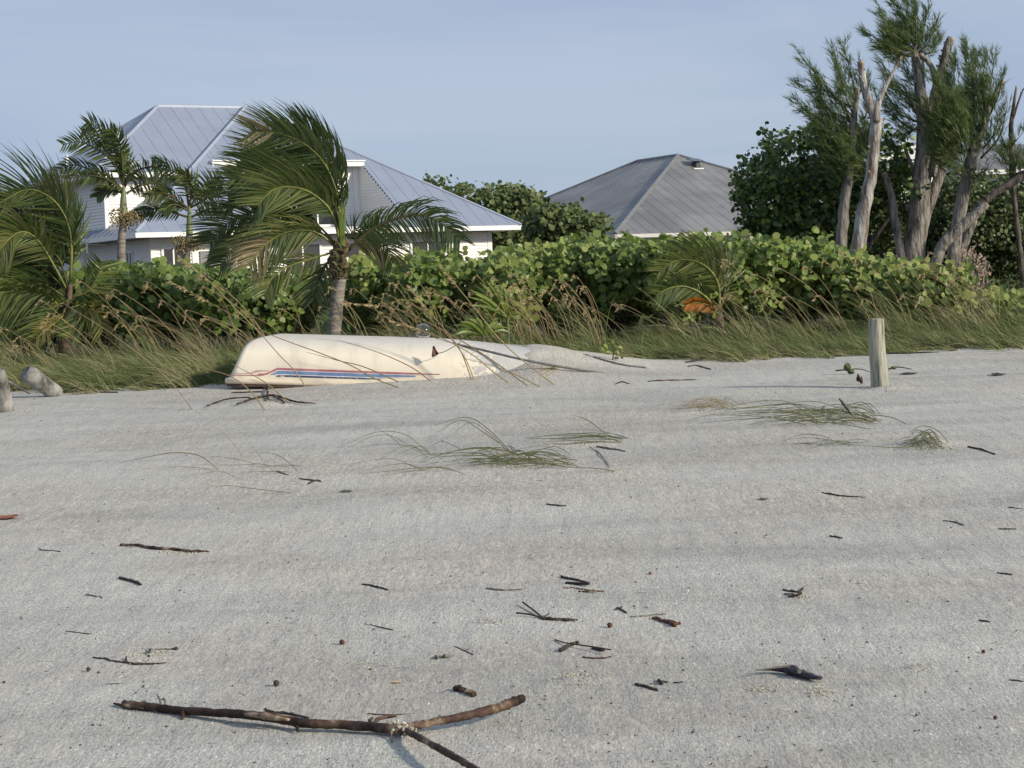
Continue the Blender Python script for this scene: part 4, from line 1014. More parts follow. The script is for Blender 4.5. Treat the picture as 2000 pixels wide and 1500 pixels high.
S1 = [(1668, 230, 1561, 103, 12, 90), (1668, 240, 1556, 158, 14, 90), (1665, 250, 1552, 196, 13, 90), (1670, 210, 1590, 140, 16, 110), (1672, 200, 1627, 86, 9, 80),
      (1672, 200, 1647, 88, 8, 75), (1675, 190, 1676, 112, 7, 40), (1668, 260, 1600, 190, 18, 130), (1660, 290, 1580, 215, 18, 130), (1660, 300, 1605, 240, 22, 170),
      (1660, 320, 1600, 260, 24, 180), (1662, 310, 1620, 290, 26, 190), (1680, 300, 1660, 250, 24, 170), (1685, 320, 1660, 300, 24, 170), (1650, 330, 1615, 300, 20, 140),
      (1700, 300, 1690, 240, 16, 120), (1690, 230, 1697, 145, 7, 45), (1695, 220, 1708, 178, 5, 30), (1640, 260, 1600, 175, 14, 100), (1665, 220, 1640, 130, 14, 100)]
pine('left beach pine with green plume above a slender trunk, beside the bleached fork', 28.2,
     [([(1640, 495), (1649, 400), (1661, 320), (1668, 230), (1675, 175)], [27, 23, 19, 15, 9], 'base'), ([(1664, 245), (1650, 215), (1635, 195)], [9, 6, 3], 'nocut')], S1, 11)
pine('bleached dead trunk forking in two with peeling bark', 27.4,
     [([(1672, 505), (1685, 420), (1701, 340), (1708, 280), (1712, 235)], [34, 31, 26, 25, 28], 'base'),
      ([(1711, 240), (1700, 207), (1687, 165), (1681, 122)], [22, 20, 17, 14], 'limb'),
      ([(1711, 238), (1714, 205), (1726, 175), (1745, 140), (1760, 112)], [18, 15, 11, 7, 5], 'limb')], [], 12, 'dead_tree', 'dead tree', 'bark_bare')
pine('short cut stub of a trunk between the bleached fork and the thickest pine', 28.6,
     [([(1760, 515), (1750, 440), (1739, 375), (1727, 340)], [21, 18, 15, 14], 'base')], [], 13, 'tree_stub', 'tree stump')
S4 = [(1785, 100, 1692, 62, 10, 90), (1785, 95, 1715, 15, 14, 120), (1785, 90, 1745, 3, 13, 120), (1785, 90, 1775, -12, 12, 120), (1787, 90, 1786, 8, 14, 130), (1780, 100, 1735, 60, 20, 170),
      (1785, 100, 1760, 50, 20, 170), (1790, 100, 1815, 8, 8, 75), (1790, 108, 1832, 40, 10, 85), (1790, 110, 1833, 75, 10, 75), (1780, 105, 1715, 90, 14, 110), (1782, 110, 1745, 85, 16, 110),
      (1795, 200, 1722, 118, 12, 80), (1795, 220, 1735, 145, 14, 90), (1795, 240, 1732, 185, 16, 90), (1798, 255, 1738, 210, 16, 85), (1790, 175, 1760, 130, 14, 90), (1800, 165, 1800, 110, 12, 70),
      (1800, 240, 1765, 265, 14, 70), (1790, 210, 1755, 170, 14, 80)]
pine('thickest pine trunk forking to a tall sawn-off top with a tuft of green', 28.8,
     [([(1783, 510), (1792, 430), (1802, 340), (1808, 255), (1799, 185), (1790, 125), (1783, 92)], [54, 46, 41, 42, 27, 20, 14], 'base'),
      ([(1812, 262), (1826, 190), (1840, 135), (1849, 98), (1857, 76)], [32, 25, 21, 19, 18], 'limb'),
      ([(1829, 160), (1818, 128), (1800, 108)], [14, 12, 10], 'limb'),
      ([(1797, 365), (1783, 332), (1775, 310), (1768, 290)], [11, 10, 8, 7], 'limb'),
      ([(1790, 500), (1808, 420), (1832, 350), (1856, 295), (1880, 262)], [26, 26, 24, 21, 15], 'limb'),
      ([(1822, 345), (1830, 300), (1845, 276)], [16, 14, 11], 'nocut')], S4, 14)
S6 = [(1890, 260, 1886, 88, 14, 230), (1880, 270, 1868, 112, 16, 230), (1900, 250, 1905, 110, 14, 200), (1870, 280, 1855, 150, 20, 230), (1880, 290, 1865, 200, 26, 280), (1900, 280, 1880, 180, 26, 260),
      (1860, 290, 1840, 220, 22, 240), (1880, 300, 1848, 255, 24, 240), (1905, 290, 1890, 230, 24, 220), (1920, 230, 1943, 106, 9, 100), (1925, 220, 1925, 110, 11, 110), (1935, 220, 1962, 140, 8, 70),
      (1915, 260, 1925, 160, 16, 170), (1920, 290, 1955, 220, 12, 60), (1915, 310, 1968, 205, 9, 45), (1850, 300, 1832, 250, 16, 150), (1840, 250, 1815, 200, 12, 90), (1870, 310, 1835, 290, 16, 150),
      (1865, 320, 1830, 300, 12, 80), (1900, 330, 1860, 320, 10, 50), (1895, 345, 1925, 330, 8, 40), (1850, 240, 1830, 150, 14, 120)]
pine('right pine leaning outward with the densest green crown and a cut tip', 28.0,
     [([(1858, 525), (1871, 430), (1889, 345), (1909, 272), (1930, 216), (1945, 185), (1958, 160)], [30, 29, 27, 24, 19, 16, 15], 'base')], S6, 15)
pine('low leaning limb with dark underside and sawn stub crossing the right trunks', 27.2,
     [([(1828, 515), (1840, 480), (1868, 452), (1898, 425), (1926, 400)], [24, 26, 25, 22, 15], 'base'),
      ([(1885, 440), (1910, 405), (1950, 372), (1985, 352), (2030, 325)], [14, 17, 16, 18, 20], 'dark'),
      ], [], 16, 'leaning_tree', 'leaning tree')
pine('grey split trunk half hidden behind the base of the leaning limb', 28.4,
     [([(1868, 530), (1882, 480), (1902, 432)], [24, 20, 16], 'base')], [], 18, 'tree_stub', 'tree stump')
S7 = [(1978, 300, 1950, 240, 5, 22), (1978, 320, 1940, 262, 4, 18), (1978, 330, 2000, 290, 8, 50), (1975, 320, 1965, 290, 6, 30), (1980, 310, 2005, 250, 8, 45), (1975, 345, 1960, 325, 5, 20), (1984, 340, 2010, 300, 10, 60)]
pine('thin dark dead-looking trunk with sparse twigs at the far right', 27.8,
     [([(1998, 545), (1990, 470), (1982, 400), (1977, 330), (1975, 250), (1985, 170)], [13, 12, 11, 14, 11, 4], 'base'), ([(1976, 240), (1992, 190), (2000, 172)], [6, 4, 3], 'nocut')], S7, 17, 'dead_tree', 'dead tree', 'bark_dark')
def dry_spray():
    g = random.Random(5); D = 25.0
    r_ = thing('dead_shrub', 'pale dried spray of dead leaves at the foot of the right pine', 'shrub', root_at(1895, 580, D)); L = Vector(r_.location)
    mb = MB(); lf = MB()
    for k in range(7):
        a = P(1885 + k * 4, 580, D) - L; b = P(1872 + k * 9 + g.uniform(-4, 4), 478 + abs(k - 2) * 12, D + g.uniform(-.2, .2)) - L
        a.z = max(0, min(a.z, .1)); sp = spline([a, a.lerp(b, .5) + Vector((-.05, 0, .03)), b], 10); mb.tube(sp, interp([.012, .004], 10), 4)
        for _ in range(80):
            q = sp[g.randrange(4, 10)] + Vector((g.gauss(0, .045), g.gauss(0, .045), g.gauss(0, .045))); w = Vector((g.gauss(0, .02), g.gauss(0, .01), g.gauss(0, .02))); e = Vector((g.gauss(0, .012), 0, -g.uniform(.02, .06)))
            lf.add([q + w, q - w * .6, q + e], [(0, 1, 2)], g.random())
    link('stem', mb.mesh('stem', M['bark_dark']), r_); link('foliage', lf.mesh('foliage', noisy('dry_leaf', [(.3, (.26, .2, .15)), (.7, (.42, .34, .27))], 20, rough=.9)), r_, kind='stuff')
dry_spray()

# ------------------------------------------------------------------ dune grass
def blades(n, xr, yf, hr, lean, seed, wid=.0045, tintr=(0, 1), segs=3, clump=0, zoff=0.0):
    g = np.random.default_rng(seed)
    if clump:
        cx = g.uniform(xr[0], xr[1], clump); cu = g.random(clump); j = g.integers(0, clump, n)
        x = cx[j] + g.normal(size=n) * .07; u = np.clip(cu[j] + g.normal(size=n) * .03, 0, 1)
        ct = g.uniform(tintr[0], tintr[1], clump)[j]; ch = g.uniform(.45, 1.25, clump)[j]
    else:
        x = g.uniform(xr[0], xr[1], n); u = g.random(n); ct = g.uniform(tintr[0], tintr[1], n); ch = 1
    y0, y1 = yf(x); y = y0 + (y1 - y0) * u
    z = ground(x, y) + zoff
    L = g.uniform(hr[0], hr[1], n) * ch
    az = g.normal(size=n) * .7
    hd = np.stack([-np.cos(az), np.sin(az), np.zeros(n)], 1)
    e0 = np.clip(g.normal(lean[0], .22, n), .15, 1.5); de = g.uniform(lean[1] * .5, lean[1] * 1.3, n)
    p = np.stack([x, y, z], 1); V = []
    side = np.stack([np.sin(az), np.cos(az), np.zeros(n)], 1) * .35 + g.normal(size=(n, 3)) * .6
    prev = None; faces = []
    w = wid * g.uniform(.6, 1.3, n)
    for s_ in range(segs + 1):
        f_ = s_ / segs; el = e0 - de * f_
        d_ = hd * np.cos(el)[:, None] + np.array([0, 0, 1]) * np.sin(el)[:, None]
        sd_ = np.cross(d_, side); sd_ /= np.linalg.norm(sd_, axis=1, keepdims=True)
        ww = (w * (1 - f_ * .9))[:, None]
        cur = (p + sd_ * ww, p - sd_ * ww)
        if prev is not None: faces.append(np.stack([prev[0], prev[1], cur[1], cur[0]], 1))
        prev = cur; p = p + d_ * (L / segs)[:, None]
        p[:, 2] = np.maximum(p[:, 2], ground_base(p[:, 0], p[:, 1]) + .01)
    V = np.stack(faces, 1).reshape(-1, 3)
    return V, np.repeat(np.clip(ct + g.normal(size=n) * .12, 0, 1), 4 * segs)
def front_edge(x):
    """the ragged line where grass meets sand"""
    e = 21.55 + .18 * np.sin(x * 1.7) + .12 * np.sin(x * 4.1 + 1)
    e = np.where(x < -2.6, 20.75 + .25 * np.sin(x * 2.2 + .5) + .1 * np.sin(x * 6), e)
    e = np.where((x >= -2.6) & (x < 1.2), 21.75, e)
    e = e + .16 * np.sin(x * 9.7) * np.sin(x * 3.3) + .07 * np.sin(x * 27)
    return e
parts = []
parts.append(blades(30000, (-7, 7.2), lambda x: (front_edge(x), front_edge(x) + 1.1), (.15, .32), (.8, 1.1), 1, tintr=(.0, .6), clump=520))
parts.append(blades(26000, (-7, 7.2), lambda x: (front_edge(x) + .5, front_edge(x) * 0 + 24.3), (.18, .37), (.85, .9), 2, tintr=(.0, .6), clump=420))
parts.append(blades(9000, (-7, -2.4), lambda x: (front_edge(x) - .05, front_edge(x) + 1.6), (.3, .62), (.75, 1.2), 3, tintr=(.2, 1), clump=130))
parts.append(blades(2600, (-7, 7.2), lambda x: (front_edge(x) - .38, front_edge(x) + .1), (.12, .3), (.45, .7), 14, tintr=(.3, 1), clump=90))
parts.append(blades(5000, (1.0, 7.2), lambda x: (front_edge(x) - .05, front_edge(x) + .5), (.18, .36), (.55, .7), 4, tintr=(.2, .9), clump=160))
parts.append(blades(1900, (-7, 7.5), lambda x: (x * 0 + 22.6, x * 0 + 24.6), (.5, .9), (1.05, .9), 5, tintr=(.3, 1), clump=120, wid=.005, segs=4))
link('dune_grass', np_mesh('dune_grass', np.concatenate([p[0] for p in parts]), 4, np.concatenate([p[1] for p in parts]), M['grass']), kind='stuff',
     label='fine wind-combed green and tan grass covering the dune front')

# distant low growth round the houses
def far_green():
    g = np.random.default_rng(77); n = 16000
    x = g.uniform(-30, 32, n); y = g.uniform(34, 60, n); z = ground_base(x, y) + g.uniform(0, 1, n) ** 1.3 * (.9 + .25 * np.sin(x * 1.3) + .15 * np.sin(x * 3.7 + y))
    Pt = np.stack([x, y, z], 1); N = g.normal(size=(n, 3)) * .6 + np.array([.1, -.6, .6]); N /= np.linalg.norm(N, axis=1, keepdims=True)
    link('undergrowth', leaf_stuff('undergrowth', Pt, N, g.uniform(.15, .34, n), g.uniform(.1, .6, n), M['scrub'], g, 6), kind='stuff', label='low green undergrowth between the dune and the houses')
far_green()

# sea oats: a mass of stalks, and the single ones that stand out
def stalk_into(mb, pts, r0=.005, head=True, g=random, headlen=.22, dens=26, hs=1.0):
    c = spline(pts, 18)
    mb.tube(c, interp([r0, r0 * .8, r0 * .35], 18), 4, tint=g.uniform(.1, .9))
    if head:
        tot = sum((c[i + 1] - c[i]).length for i in range(17)); acc = 0; k0 = 17
        while k0 > 1 and acc < headlen: acc += (c[k0] - c[k0 - 1]).length; k0 -= 1
        for _ in range(dens):
            k = g.randrange(k0, 17); q = c[k].lerp(c[k + 1], g.random())
            T = (c[k + 1] - c[k]).normalized()
            d_ = (T * .8 + Vector((g.gauss(-.15, .35), g.gauss(0, .4), g.gauss(-.25, .3)))).normalized(); l_ = g.uniform(.025, .055) * hs
            w = d_.cross(Vector((0, 1, 0))).normalized() * .008 * hs; a = q + d_ * .015
            mb.add([q, a + d_ * l_ * .45 + w, a + d_ * l_, a + d_ * l_ * .45 - w], [(0, 1, 2, 3)], g.uniform(.3, 1))
def oats_mass():
    g = random.Random(21); mb = MB()
    def one(px, D, L, lean, hd=True):
        b = P(px, 650, D); b.z = float(ground(b.x, b.y))
        tip = b + Vector((-L * math.sin(lean), g.uniform(-.3, .3), L * math.cos(lean)))
        mid = b.lerp(tip, .55) + Vector((.06 * L, 0, .06 * L)); mid2 = tip + Vector((-.07, 0, -.02 - .05 * g.random()))
        stalk_into(mb, [b, mid, tip, mid2], .0038, hd, g, .16, 15, .7)
    for _ in range(42): one(g.uniform(0, 2000), g.uniform(22.3, 24.0), g.uniform(.7, 1.25), g.uniform(.35, .9))
    for _ in range(38): one(g.uniform(960, 1190), g.uniform(22.7, 23.6), g.uniform(.6, 1.0), g.uniform(.25, .6))
    for _ in range(20): one(g.uniform(700, 960), g.uniform(22.6, 23.6), g.uniform(.55, 1.1), g.uniform(.3, .8))
    for _ in range(20): one(g.uniform(20, 330), g.uniform(21.8, 23.0), g.uniform(.6, 1.3), g.uniform(.5, .95))
    for _ in range(16): one(g.uniform(1440, 1990), g.uniform(22.2, 23.6), g.uniform(.6, 1.15), g.uniform(.4, .9))
    for _ in range(14): one(g.uniform(380, 640), g.uniform(22, 23.0), g.uniform(.8, 1.4), g.uniform(.6, 1.0))
    link('sea_oats', mb.mesh('sea_oats', M['oat']), kind='stuff', label='tan sea oat stalks leaning left out of the dune grass')
oats_mass()
OATS = [
    ('sea oat stalk rooted in bare sand left of the boat, leaning up over the grass', [(378, 800), (330, 742), (270, 690), (200, 640), (120, 590)], 1.1, False),
    ('brown stalk crossing the boat corner down to the dead twig in front', [(569, 787), (530, 756), (497, 734), (453, 711)], .2, False),
    ('long sea oat stalk slanting over the left end of the stripes', [(600, 753), (577, 725), (546, 694), (512, 655), (465, 608), (410, 550), (352, 503)], 1.3, True),
    ('thin stalk lying against the hull above the middle of the stripes', [(787, 746), (712, 717), (660, 704), (600, 688)], .1, False),
    ('longest sea oat stalk running from the sand across the hull to the shrubs', [(790, 757), (733, 740), (686, 714), (629, 691), (527, 653), (440, 608), (330, 548)], 1.4, True),
    ('single stalk curving over the hull left of the brown leaf', [(845, 743), (803, 717), (738, 688), (660, 664)], .3, False),
    ('upright pair-like stalk rising beside the brown leaf, left one', [(922, 737), (902, 690), (882, 660), (840, 610), (800, 562)], 1.0, True),
    ('stalk crossing just right of the brown leaf, slightly the thicker of two', [(927, 738), (910, 702), (886, 668), (860, 640)], .6, False),
    ('stalk bending across the sandy part of the hull to the grass behind', [(998, 748), (962, 725), (920, 691), (850, 655), (760, 625)], .9, True),
    ('golden sea oat stalk with drooping seed head level with the palm trunk', [(1035, 753), (962, 704), (905, 668), (871, 649), (800, 612), (740, 597), (672, 592)], 1.1, True),
    ('rightmost stalk over the sand drift, rising from near the dried tuft', [(1087, 751), (1027, 709), (975, 662), (936, 613), (890, 556), (862, 520)], 1.2, True),
    ('sea oat stalk leaning out of the grass at the far right', [(1980, 680), (1930, 622), (1880, 572), (1835, 532), (1805, 508)], 1.2, True),
    ('sea oat stalk rising just behind the post', [(1710, 640), (1695, 590), (1680, 560), (1650, 540)], 1.6, True),
    ('long stalk over the grass between the boat bow and the post', [(1560, 690), (1540, 640), (1490, 590), (1440, 540), (1400, 505)], 1.6, True),
    ('pale stalk base forking beside the dead twig, crossing the left end of the rim', [(520, 800), (490, 765), (450, 735), (400, 720)], .0, False),
    ('short broken stalk leaning over the sandy part of the hull', [(1062, 756), (1015, 735), (965, 715), (905, 700)], .0, False),
    ('thin stalk standing in front of the grape seedling by the bow', [(1360, 690), (1300, 645), (1240, 612), (1190, 590)], .8, True),
]
for i, (lab, pts, back, hd) in enumerate(OATS):
    g = random.Random(300 + i)
    b = gp(*pts[0])
    if 1 <= i <= 10:            # these stand between the camera and the hull
        b = P(pts[0][0], pts[0][1], min(b.y, 19.82)); b.z = float(ground(b.x, b.y)); back = min(back, .25) * 0
    r_ = thing('sea_oat_stalk', lab, 'sea oat', (b.x, b.y, b.z), group='sea oat stalks standing out singly')
    n = len(pts); W_ = [P(x, y, b.y + back * (k / (n - 1)) ** 1.1) - b for k, (x, y) in enumerate(pts)]; W_[0] = Vector((0, 0, -.02))
    mb = MB(); stalk_into(mb, W_, .0062, False, g); link('stem', mb.mesh('stem', M['oat']), r_)
    if hd:
        mb = MB(); c = spline(W_, 18)
        tmp = MB(); stalk_into(tmp, W_, .001, True, g, .28, 34, .85); link('seed_head', tmp.mesh('seed_head', M['oat']), r_)

# ------------------------------------------------------------------ the boat
def hull_pt(u, th, grow=0.0):
    """u along, th from 0 (near rim) over the top (pi/2) to the far rim (pi)"""
    b = float(b_half(u)); h = float(b_h(u)); e = .62
    # the transom end leans in and is rounded at the top
    c, s = math.cos(th), math.sin(th)
    yy = -b * math.copysign(abs(c) ** e, c); zz = h * abs(s) ** .72
    zf = min(1, zz / h); end = .23 * zf + .27 * zf ** 11
    k = max(0.0, 1 - u / .9)
    uu = u + end * k ** 1.5
    # slight roundness in plan at the transom
    uu += .05 * k * (abs(yy) / .74) ** 3
    n = Vector((0, yy * 1.4, zz + .05)).normalized() * grow
    return Vector((BX0 + uu, BOAT_Y + yy, 0)) + Vector((0, n.y, n.z)) + Vector((0, 0, .775 - TILT * uu + zz))
def build_boat():
    r_ = thing('overturned_boat', 'cream skiff lying keel-up and half buried, with red and blue stripes along its side', 'boat', (BX0 + 1, BOAT_Y, float(ground(BX0 + 1, BOAT_Y))))
    L = Vector(r_.location)
    us = list(np.concatenate([np.linspace(0, .25, 5), np.linspace(.33, BL, 42)])); nt = 40
    V = []; Fc = []
    for u in us:
        for j in range(nt + 1):
            a = math.pi * (j / nt); V.append(hull_pt(u, a) - L)
    for i in range(len(us) - 1):
        for j in range(nt):
            k = i * (nt + 1) + j; Fc.append((k, k + nt + 1, k + nt + 2, k + 1))
    # transom: fan closed with inner rings
    ring = [V[j] for j in range(nt + 1)]; c = sum(ring, Vector()) / len(ring)
    prev = list(range(nt + 1))
    for s_ in (.8, .45, .12):
        cur = []
        for j in range(nt + 1):
            q = c.lerp(ring[j], s_); q.x = ring[j].x * s_ + (c.x - .03) * (1 - s_); q.z = max(ring[j].z - (1 - s_) * (ring[j].z - ring[0].z), ring[0].z) 
            V.append(q); cur.append(len(V) - 1)
        for j in range(nt): Fc.append((prev[j], prev[j + 1], cur[j + 1], cur[j]))
        prev = cur
    Fc.append(tuple(prev))
    mb = MB(); mb.add(V, Fc); link('hull', mb.mesh('hull', M['hull'], True), r_)
    # rolled rim with a dark rubbing strip below
    def rim(off, z0, z1, name, m_):
        mb = MB(); pts = []
        for u in list(np.linspace(BL, 0, 34)): pts.append((u, 0.0))
        pr = [hull_pt(u, 0.0) - L for u, _ in pts] + [hull_pt(u, math.pi) - L for u, _ in pts[::-1]]
        n = len(pr); V = []
        for i, q in enumerate(pr):
            T = (pr[min(i + 1, n - 1)] - pr[max(i - 1, 0)]); T.z = 0; T.normalize(); o = Vector((-T.y, T.x, 0))
            if o.dot(q - (hull_pt(2, math.pi / 2) - L)) < 0: o = -o
            o *= off; i_ = -o * .5
            V += [q + i_ + Vector((0, 0, z1)), q + o * .85 + Vector((0, 0, z1)), q + o + Vector((0, 0, (z0 + z1) / 2)), q + o * .85 + Vector((0, 0, z0)), q + i_ + Vector((0, 0, z0))]
        Fc = [(i * 5 + a, i * 5 + (a + 1) % 5, (i + 1) * 5 + (a + 1) % 5, (i + 1) * 5 + a) for i in range(n - 1) for a in range(5)]
        mb.add(V, Fc); link(name, mb.mesh(name, m_, True), r_)
    rim(.045, -.048, .004, 'rim', M['rim']); rim(.032, -.078, -.050, 'rubbing_strip', M['rim_dark'])
    # stripes on the near side: ribbons 2.5 mm proud; th from the height above the rim
    def th_of(z, u): return math.asin(min(1, (max(z, .002) / float(b_h(u))) ** (1 / .72)))
    def ribbon(path, name, m_):
        """path: list of (u, z_low, z_high)"""
        us_ = np.linspace(path[0][0], path[-1][0], 60); lo = np.interp(us_, [p[0] for p in path], [p[1] for p in path]); hi = np.interp(us_, [p[0] for p in path], [p[2] for p in path])
        V = []; 
        for u, a, b in zip(us_, lo, hi):
            for k in range(3):
                q = hull_pt(u, th_of(a + (b - a) * k / 2, u)) - L; V.append(q + Vector((0, -.004, .0015)))
        Fc = [(3 * i + k, 3 * i + 3 + k, 3 * i + 4 + k, 3 * i + 1 + k) for i in range(59) for k in (0, 1)]
        mb = MB(); mb.add(V, Fc); link(name, mb.mesh(name, m_, True), r_)
    e = 2.75
    ribbon([(.30, .050, .060), (.38, .048, .062), (.50, .100, .124), (1.8, .095, .113), (2.2, .101, .107)], 'stripe', M['stripe_red'])
    ribbon([(.40, .052, .058), (.505, .094, .100), (1.7, .087, .092), (2.1, .090, .092)], 'stripe', M['stripe_white'])
    ribbon([(.44, .050, .056), (.52, .060, .094), (1.6, .056, .085), (1.95, .072, .082)], 'stripe', M['stripe_blue'])
    ribbon([(.47, .048, .052), (.54, .052, .060), (1.5, .047, .054), (1.8, .05, .053)], 'stripe', M['stripe_white'])
    ribbon([(.50, .030, .040), (.56, .034, .052), (1.35, .032, .044), (1.6, .036, .040)], 'stripe', M['stripe_navy'])
    ribbon([(-.02, .046, .048), (.20, .056, .064), (.26, .068, .092), (.34, .086, .096), (.42, .088, .094)], 'stripe', M['stripe_pink'])
    ribbon([(-.02, .030, .033), (.18, .034, .042), (.34, .036, .046), (.42, .06, .08), (.49, .09, .11)], 'stripe', M['stripe_red'])
build_boat()

def float_ball():
    r_ = thing('clear_float', 'clear round float sitting on top of the overturned hull', 'float', tuple(P(827, 663, BOAT_Y - .05)))
    mb = MB(); R1 = .085; n, mrg = 28, 18
    def ball(rad, flip):
        V = []; Fc = []
        for i in range(mrg + 1):
            a = math.pi * i / mrg
            for j in range(n): V.append((rad * math.sin(a) * math.cos(2 * math.pi * j / n), rad * math.sin(a) * math.sin(2 * math.pi * j / n), rad * math.cos(a) + R1))
        for i in range(mrg):
            for j in range(n):
                f_ = (i * n + j, i * n + (j + 1) % n, (i + 1) * n + (j + 1) % n, (i + 1) * n + j); Fc.append(f_[::-1] if not flip else f_)
        mb.add(V, Fc)
    ball(R1, False); ball(R1 * .95, True)
    link('shell', mb.mesh('shell', M['clear'], True), r_)
    b = MB(); g = random.Random(4)  # slivers inside the ball, modelled to imitate a brown reflection in it
    for _ in range(14):
        q = Vector((g.gauss(0, .02), g.gauss(0, .02), .04 + abs(g.gauss(0, .02)))); b.tube([q, q + Vector((g.gauss(0, .03), g.gauss(0, .02), g.uniform(0, .05)))], [.003, .001], 4)
    link('reflection_slivers', b.mesh('reflection_slivers', M['stick_grey']), r_)
float_ball()

# ------------------------------------------------------------------ rope lines on the drift
def rope(lab, pts, r=.012, D=None):
    q0 = gp(*pts[0]) if D is None else P(*pts[0], D[0])
    o = thing('rope', lab, 'rope', tuple(q0))
    W_ = [(gp(x, y, r * .6) if D is None else P(x, y, D[i])) - q0 for i, (x, y) in enumerate(pts)]
    mb = MB(); c = spline(W_, 60); mb.tube(c, [r * (1 + .1 * math.sin(i * 2.2)) for i in range(60)], 7); link('strand', mb.mesh('strand', M['rope'], True), o)
rope('taut grey line running from the top of the hull down across the sand drift', [(852, 662), (880, 670), (940, 683), (1020, 702), (1100, 717), (1180, 729), (1265, 740)], .0125,
     [20.62, 20.35, 20.15, 19.95, 19.9, 19.9, 19.85])
rope('short grey line end lying on the drift near the grape seedling', [(1160, 697), (1190, 706), (1225, 714), (1262, 718)], .011)

# ------------------------------------------------------------------ posts and logs
def post():
    b = gp(1718, 757); p0 = Vector((b.x, b.y, b.z))
    r_ = thing('wooden_post', 'weathered round wooden post standing alone in the sand on the right', 'post', tuple(p0))
    D = b.y; W_ = [P(1719, 765, D) - p0, P(1716, 720, D) - p0, P(1712, 670, D) - p0, P(1711, 624, D) - p0]
    W_ = spline(W_, 16); n = 26; V = []; rr = interp([17.5, 16.5, 15.5, 14.6], 16)
    mb = MB(); prof = [1 + .035 * math.sin(k * 3.1) + .03 * random.uniform(-1, 1) for k in range(n)]
    for i, q in enumerate(W_):
        for k in range(n):
            a = 2 * math.pi * k / n; q_ = rr[i] * D / F * (prof[k] + .012 * random.uniform(-1, 1)); V.append(q + Vector((math.cos(a) * q_, math.sin(a) * q_, .004 * math.sin(a * 2))))
    Fc = [(i * n + k, i * n + (k + 1) % n, (i + 1) * n + (k + 1) % n, (i + 1) * n + k) for i in range(15) for k in range(n)]
    mb.add(V, Fc); link('shaft', mb.mesh('shaft', M['post'], True), r_)
    mb = MB(); top = V[-n:]; c = sum(top, Vector()) / n
    mb.add(top + [c.lerp(t, .86) + Vector((0, 0, .008)) for t in top], [(k, (k + 1) % n, n + (k + 1) % n, n + k) for k in range(n)] + [tuple(range(n, 2 * n))]); link('top_face', mb.mesh('top_face', M['post']), r_)
post()
def log(lab, pts, ws, D, name='driftwood_log', cat='log', m_='driftwood'):
    q0 = P(*pts[-1], D); z = float(ground(q0.x, q0.y)); q0 = Vector((q0.x, q0.y, z)); r_ = thing(name, lab, cat, tuple(q0))
    W_ = [P(x, y, D + .1 * i) - q0 for i, (x, y) in enumerate(pts)]
    c = spline(W_, 14); mb = MB(); mb.tube(c, [w * .5 * D / F for w in interp(ws, 14)], 14, True, .08); link('trunk', mb.mesh('trunk', M[m_], True), r_)
    T = (c[0] - c[1]).normalized(); mb = MB(); rr = ws[0] * .5 * D / F; mb.tube([c[0], c[0] + T * .02], [rr * .96, rr * .7], 12, True, .12); link('broken_end', mb.mesh('broken_end', M[m_]), r_)
log('grey weathered stump leaning at the left edge of the beach', [(-4, 728), (2, 765), (8, 806)], [30, 36, 40], 18.6, 'stump', 'stump')
log('grey driftwood log pointing up to the left out of the grass', [(52, 728), (80, 748), (112, 772)], [36, 34, 32], 19.9)
mb = MB(); q0 = gp(60, 770); r_ = thing('bleached_stick', 'pale straight stick between the stump and the driftwood log', 'stick', tuple(q0))
mb.tube([P(14, 744, q0.y) - q0, P(38, 757, q0.y) - q0, Vector((0, 0, .0))], [.012, .012, .010], 6); link('stem', mb.mesh('stem', M['driftwood']), r_)

